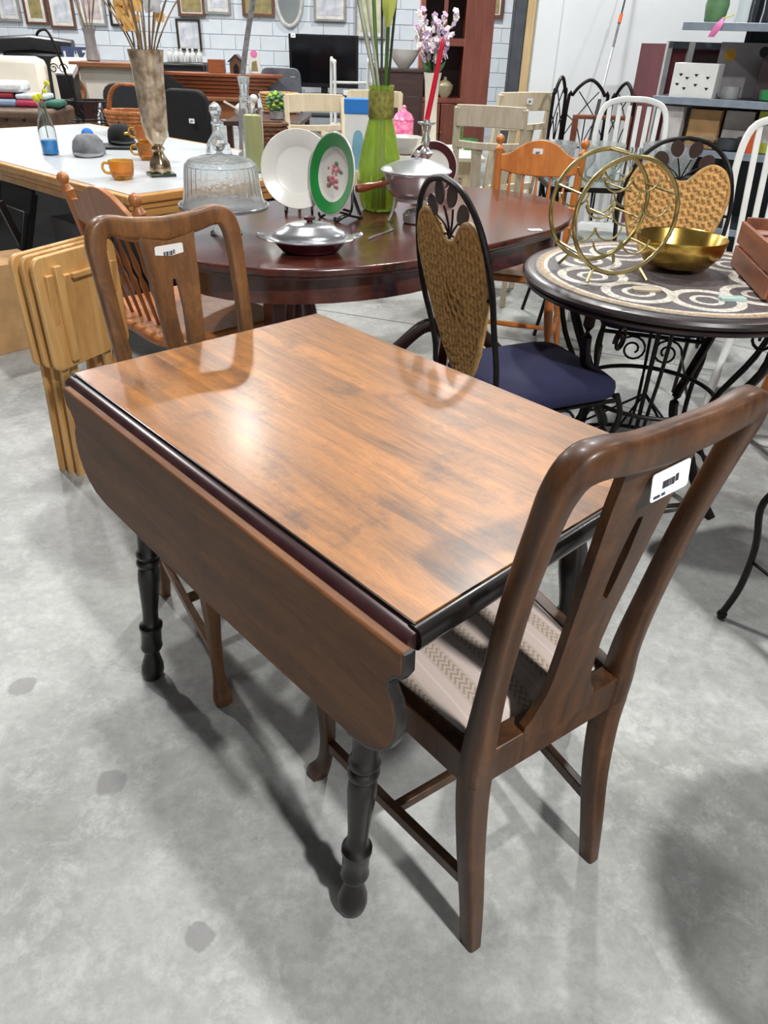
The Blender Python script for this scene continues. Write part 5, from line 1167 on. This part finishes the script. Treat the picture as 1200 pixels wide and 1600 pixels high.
# ---- left background: sofa, recliner, console, trunk
plain('sofa_cream', (214, 208, 196), .85, var=.06, scale=4, bump=.15); plain('sofa_beige', (190, 176, 156), .85, var=.08)
def sofa(label, loc, rz, w, m_):
    s_ = thing('sofa', label, 'sofa', loc, rz); h = w/2
    MB().box((0, 0, .25), (w, .85, .34)).build('base', m_, s_, bevel=.03)
    for k in range(2): MB().box((-h/2+k*h, -.06, .48), (h-.12, .66, .16)).build('seat_cushion', m_, s_, bevel=.05); MB().box((-h/2+k*h, .30, .80), (h-.06, .24, .52), m=MX.Rotation(rad(-8), 4, 'X')).build('back_cushion', m_, s_, bevel=.07)
    for x in (-h, h): MB().box((x, -.02, .40), (.22, .86, .66)).build('arm', m_, s_, bevel=.08)
    for x in (-h+.1, h-.1):
        for y_ in (-.36, .36): MB().box((x, y_, .04), (.06, .06, .08)).build('foot', 'black', s_)
    return s_
sofa('cream two-seat sofa beyond the white table', (-3.55, 8.35, 0), .15, 1.15, 'sofa_cream')
sofa('beige sofa at the far left beyond the textiles', (-5.15, 7.75, 0), .2, 1.2, 'sofa_beige')
RCn = thing('black_recliner', 'black leather recliner whose padded headrest rises behind the cream sofa', 'armchair', (-4.1, 9.4, 0), .1); lb = plain('black_leather', (36, 36, 40), .4)
MB().box((0, 0, .3), (.8, .8, .36)).build('base', lb, RCn, bevel=.05); MB().box((0, .3, .72), (.72, .22, .76)).build('backrest', lb, RCn, bevel=.06); MB().sweep([(-.42, .28, 1.13), (0, .26, 1.16), (.42, .28, 1.12)], .2, .17, (0, 0, 1), 12).build('headrest', lb, RCn)
for x in (-.42, .42): MB().box((x, 0, .45), (.16, .8, .5)).build('arm', lb, RCn, bevel=.05)
SG = thing('letter_sign', 'dark blue sign with large white letters behind the cream sofa', 'sign', (-3.42, 9.05, 0))
MB().box((0, 0, 1.05), (.32, .03, .20)).build('panel', plain('navy_sign', (70, 82, 122), .6), SG); MB().box((0, .02, .5), (.03, .03, .99)).build('post', 'black', SG); MB().box((0, .02, .01), (.24, .2, .02)).build('foot', 'black', SG)
for (p0, p1) in (((-.13, -.06), (-.13, .06)), ((-.13, -.06), (-.09, -.06)), ((-.04, -.06), (-.01, .06)), ((-.01, .06), (.025, -.06)), ((-.03, -.02), (.015, -.02)), ((.06, .06), (.12, .06)), ((.12, .06), (.07, 0)), ((.07, 0), (.12, -.06)), ((.12, -.06), (.06, -.06))):
    MB().bar((p0[0], -.018, 1.05+p0[1]), (p1[0], -.018, 1.05+p1[1]), .004, .022, (1, 0, .3)).build('letter_stroke', 'white_paint', SG)
CN = thing('console_table', 'cream and brown console with curved brackets beyond the white table', 'console', (-2.62, 7.75, 0))
MB().box((0, 0, 1.045), (.66, .4, .04)).build('console_top', 'desk_wood', CN, bevel=.006); MB().box((0, .02, .90), (.54, .3, .25)).build('drawer_box', 'sofa_cream', CN); MB().box((0, 0, .40), (.6, .36, .74)).build('base', 'hutch_dark', CN)
for x in (-.28, .28): MB().sweep(cr([(x, -.16, 1.02), (x*1.02, -.17, .92), (x*.92, -.14, .84), (x*.96, -.16, .77)], 4), .05, .05, (1, 0, 0), 6).build('curved_bracket', 'desk_wood', CN)
VP = thing('twig_vase', 'grey and white tall vase of bare twigs on the console', 'vase', (-2.78, 7.72, 1.066))
MB().lathe(shell([(.05, 0), (.06, .01), (.05, .10), (.045, .2), (.06, .25)], .005), 20).build('vase_body', 'frame_grey', VP)
for k in range(9): a = k*.7; MB().tube(cr([(.01*math.cos(a), .01*math.sin(a), .02), (.03*math.cos(a), .03*math.sin(a), .25), (.14*math.cos(a), .1*math.sin(a), .6+.03*(k % 3))], 4), .004, 5).build('twig', 'dried', VP)
BN = thing('black_bin', 'black tapered bin with a beige printed lid beside the console', 'bin', (-2.86, 7.25, 0))
MB().lathe([(.075, 0), (.08, .01), (.085, .5), (.1, .98)], 4, m=MX.Rotation(PI/4, 4, 'Z')).build('bin_body', 'black', BN, smooth=False); MB().box((0, -.0, 1.0), (.15, .15, .04), m=MX.Rotation(rad(25), 4, 'X')).build('lid', 'pale_card', BN)
TK = thing('blanket_trunk', 'brown leather trunk with dark studs at the far left', 'trunk', (-3.35, 6.68, 0), .0); plain('trunk_brown', (104, 82, 66), .5, var=.2)
MB().box((0, 0, .385), (1.25, .55, .77)).build('trunk_body', 'trunk_brown', TK, bevel=.03); MB().box((0, -.278, .70), (1.22, .01, .02)).build('trim_strip', 'dark_cab', TK)
for k in range(9): MB().ball((-.56+.14*k, -.284, .70), .014, 5).build('stud', 'iron', TK)
for i, (x, z_, w_, d_, h_, c, lab) in enumerate(((-3.3, .771, .5, .3, .055, (140, 160, 190), 'blue folded textile at the bottom of the pile on the trunk'), (-2.94, .771, .22, .26, .05, (180, 60, 90), 'pink folded textile next to the blue one on the trunk'), (-2.77, .771, .12, .24, .05, (60, 110, 96), 'dark teal folded cloth at the right end of the trunk'), (-3.3, .828, .46, .28, .04, (150, 50, 56), 'red folded blanket in the pile on the trunk'), (-3.25, .87, .5, .28, .075, (222, 224, 226), 'white folded blanket on top of the pile on the trunk'), (-2.93, .823, .24, .22, .04, (206, 220, 224), 'pale blue folded sheet on the pink textile'))):
    tag(MB().box((0, 0, h_/2), (w_, d_, h_)).build('folded_textile', plain('textile_%d' % i, c, .9, var=.15, scale=10), loc=(x, 6.68, z_), rz=.1, bevel=h_*.35), lab, 'textile', 'folded textiles on the trunk')
# iron plant hook and wire basket
IH = thing('iron_plant_stand', 'black wrought-iron stand with a hooked stem and scrolls beyond the bottle', 'plant stand', (-2.46, 6.18, 0))
MB().tube(cr([(.14, 0, 0), (.1, 0, .6), (.03, 0, .95), (-.03, 0, 1.2), (-.07, 0, 1.29), (-.12, 0, 1.29), (-.15, 0, 1.26)], 6), .009, 7).build('stem', 'iron', IH)
for (cx_, cz_, r_) in ((-.07, 1.06, .035), (-.0, 1.06, .035), (.18, .66, .05), (.28, .66, .05), (.06, .76, .04), (.2, .78, .04)):
    MB().tube([(cx_+r_*math.cos(t_)*(1-t_/12), .0, cz_+r_*math.sin(t_)*(1-t_/12)) for t_ in [j*.5 for j in range(18)]], .004, 5).build('scroll', 'iron', IH)
for z_ in (.72, .86): MB().tube([(.14+.16*math.cos(j*PI/12), .13*math.sin(j*PI/12), z_) for j in range(24)], .005, 6, True).build('basket_ring', 'iron', IH)
for j in range(3): a = j*2.094+.5; MB().tube([(.14+.16*math.cos(a), .13*math.sin(a), .72), (.14+.2*math.cos(a), .17*math.sin(a), 0)], .007, 6).build('leg', 'iron', IH)
# clutter under the white table
plain('tub_grey', (150, 154, 156), .4, trans=.0)
TB = thing('storage_tub', 'translucent grey storage tub under the left end of the white table', 'tub', (-2.27, 4.84, .0))
MB().lathe([(.26, 0), (.27, .01), (.34, .54), (.36, .55), (.36, .58), (.0005, .60)], 4, m=MX.Rotation(PI/4+.75, 4, 'Z')).build('tub_body', 'tub_grey', TB, smooth=False)
carton('cardboard_carton', 'flat cardboard carton low down at the left edge of the photo', (-1.86, 3.42, .0), (.34, .26, .40), 'kraft', .8)
carton('grey_case', 'grey padded case under the white table', (-1.56, 3.87, .0), (.34, .22, .50), plain('case_grey', (118, 116, 120), .8), -.75)
carton('black_case', 'black case standing under the white table', (-1.5, 4.42, .0), (.5, .26, .48), 'black', -.75)
BGc = thing('folding_chair', 'folded black metal chair leaning under the white table', 'chair', (-1.98, 3.86, 0), -.75)
for x in (-.19, .19): MB().bar((x, -.12, 0), (x, .10, .62), .022, .03, (0, 1, 0)).build('leg', 'iron', BGc); MB().bar((x*.85, .10, 0), (x*.85, -.06, .6), .022, .03, (0, 1, 0)).build('leg', 'iron', BGc)
MB().box((0, .0, .40), (.36, .03, .30), m=MX.Rotation(rad(-18), 4, 'X')).build('seat', 'black', BGc, bevel=.006); MB().box((0, .085, .58), (.38, .02, .12), m=MX.Rotation(rad(-18), 4, 'X')).build('backrest', 'black', BGc, bevel=.005)

# unseen round table right of the frame, added to cast the disc shadow
RS = thing('unseen_round_table', 'unseen round pedestal side table at the right, added to cast the disc shadow on the concrete', 'table', (1.05, .34, 0))
MB().lathe([(.0005, .70), (.26, .70), (.275, .706), (.275, .722), (.265, .73), (.0005, .73)], 40).build('tabletop', 'mahogany', RS)
MB().lathe([(.13, 0), (.14, .012), (.12, .03), (.04, .06), (.028, .12), (.035, .35), (.025, .5), (.04, .66), (.10, .70)], 24).build('pedestal', 'mahogany', RS)
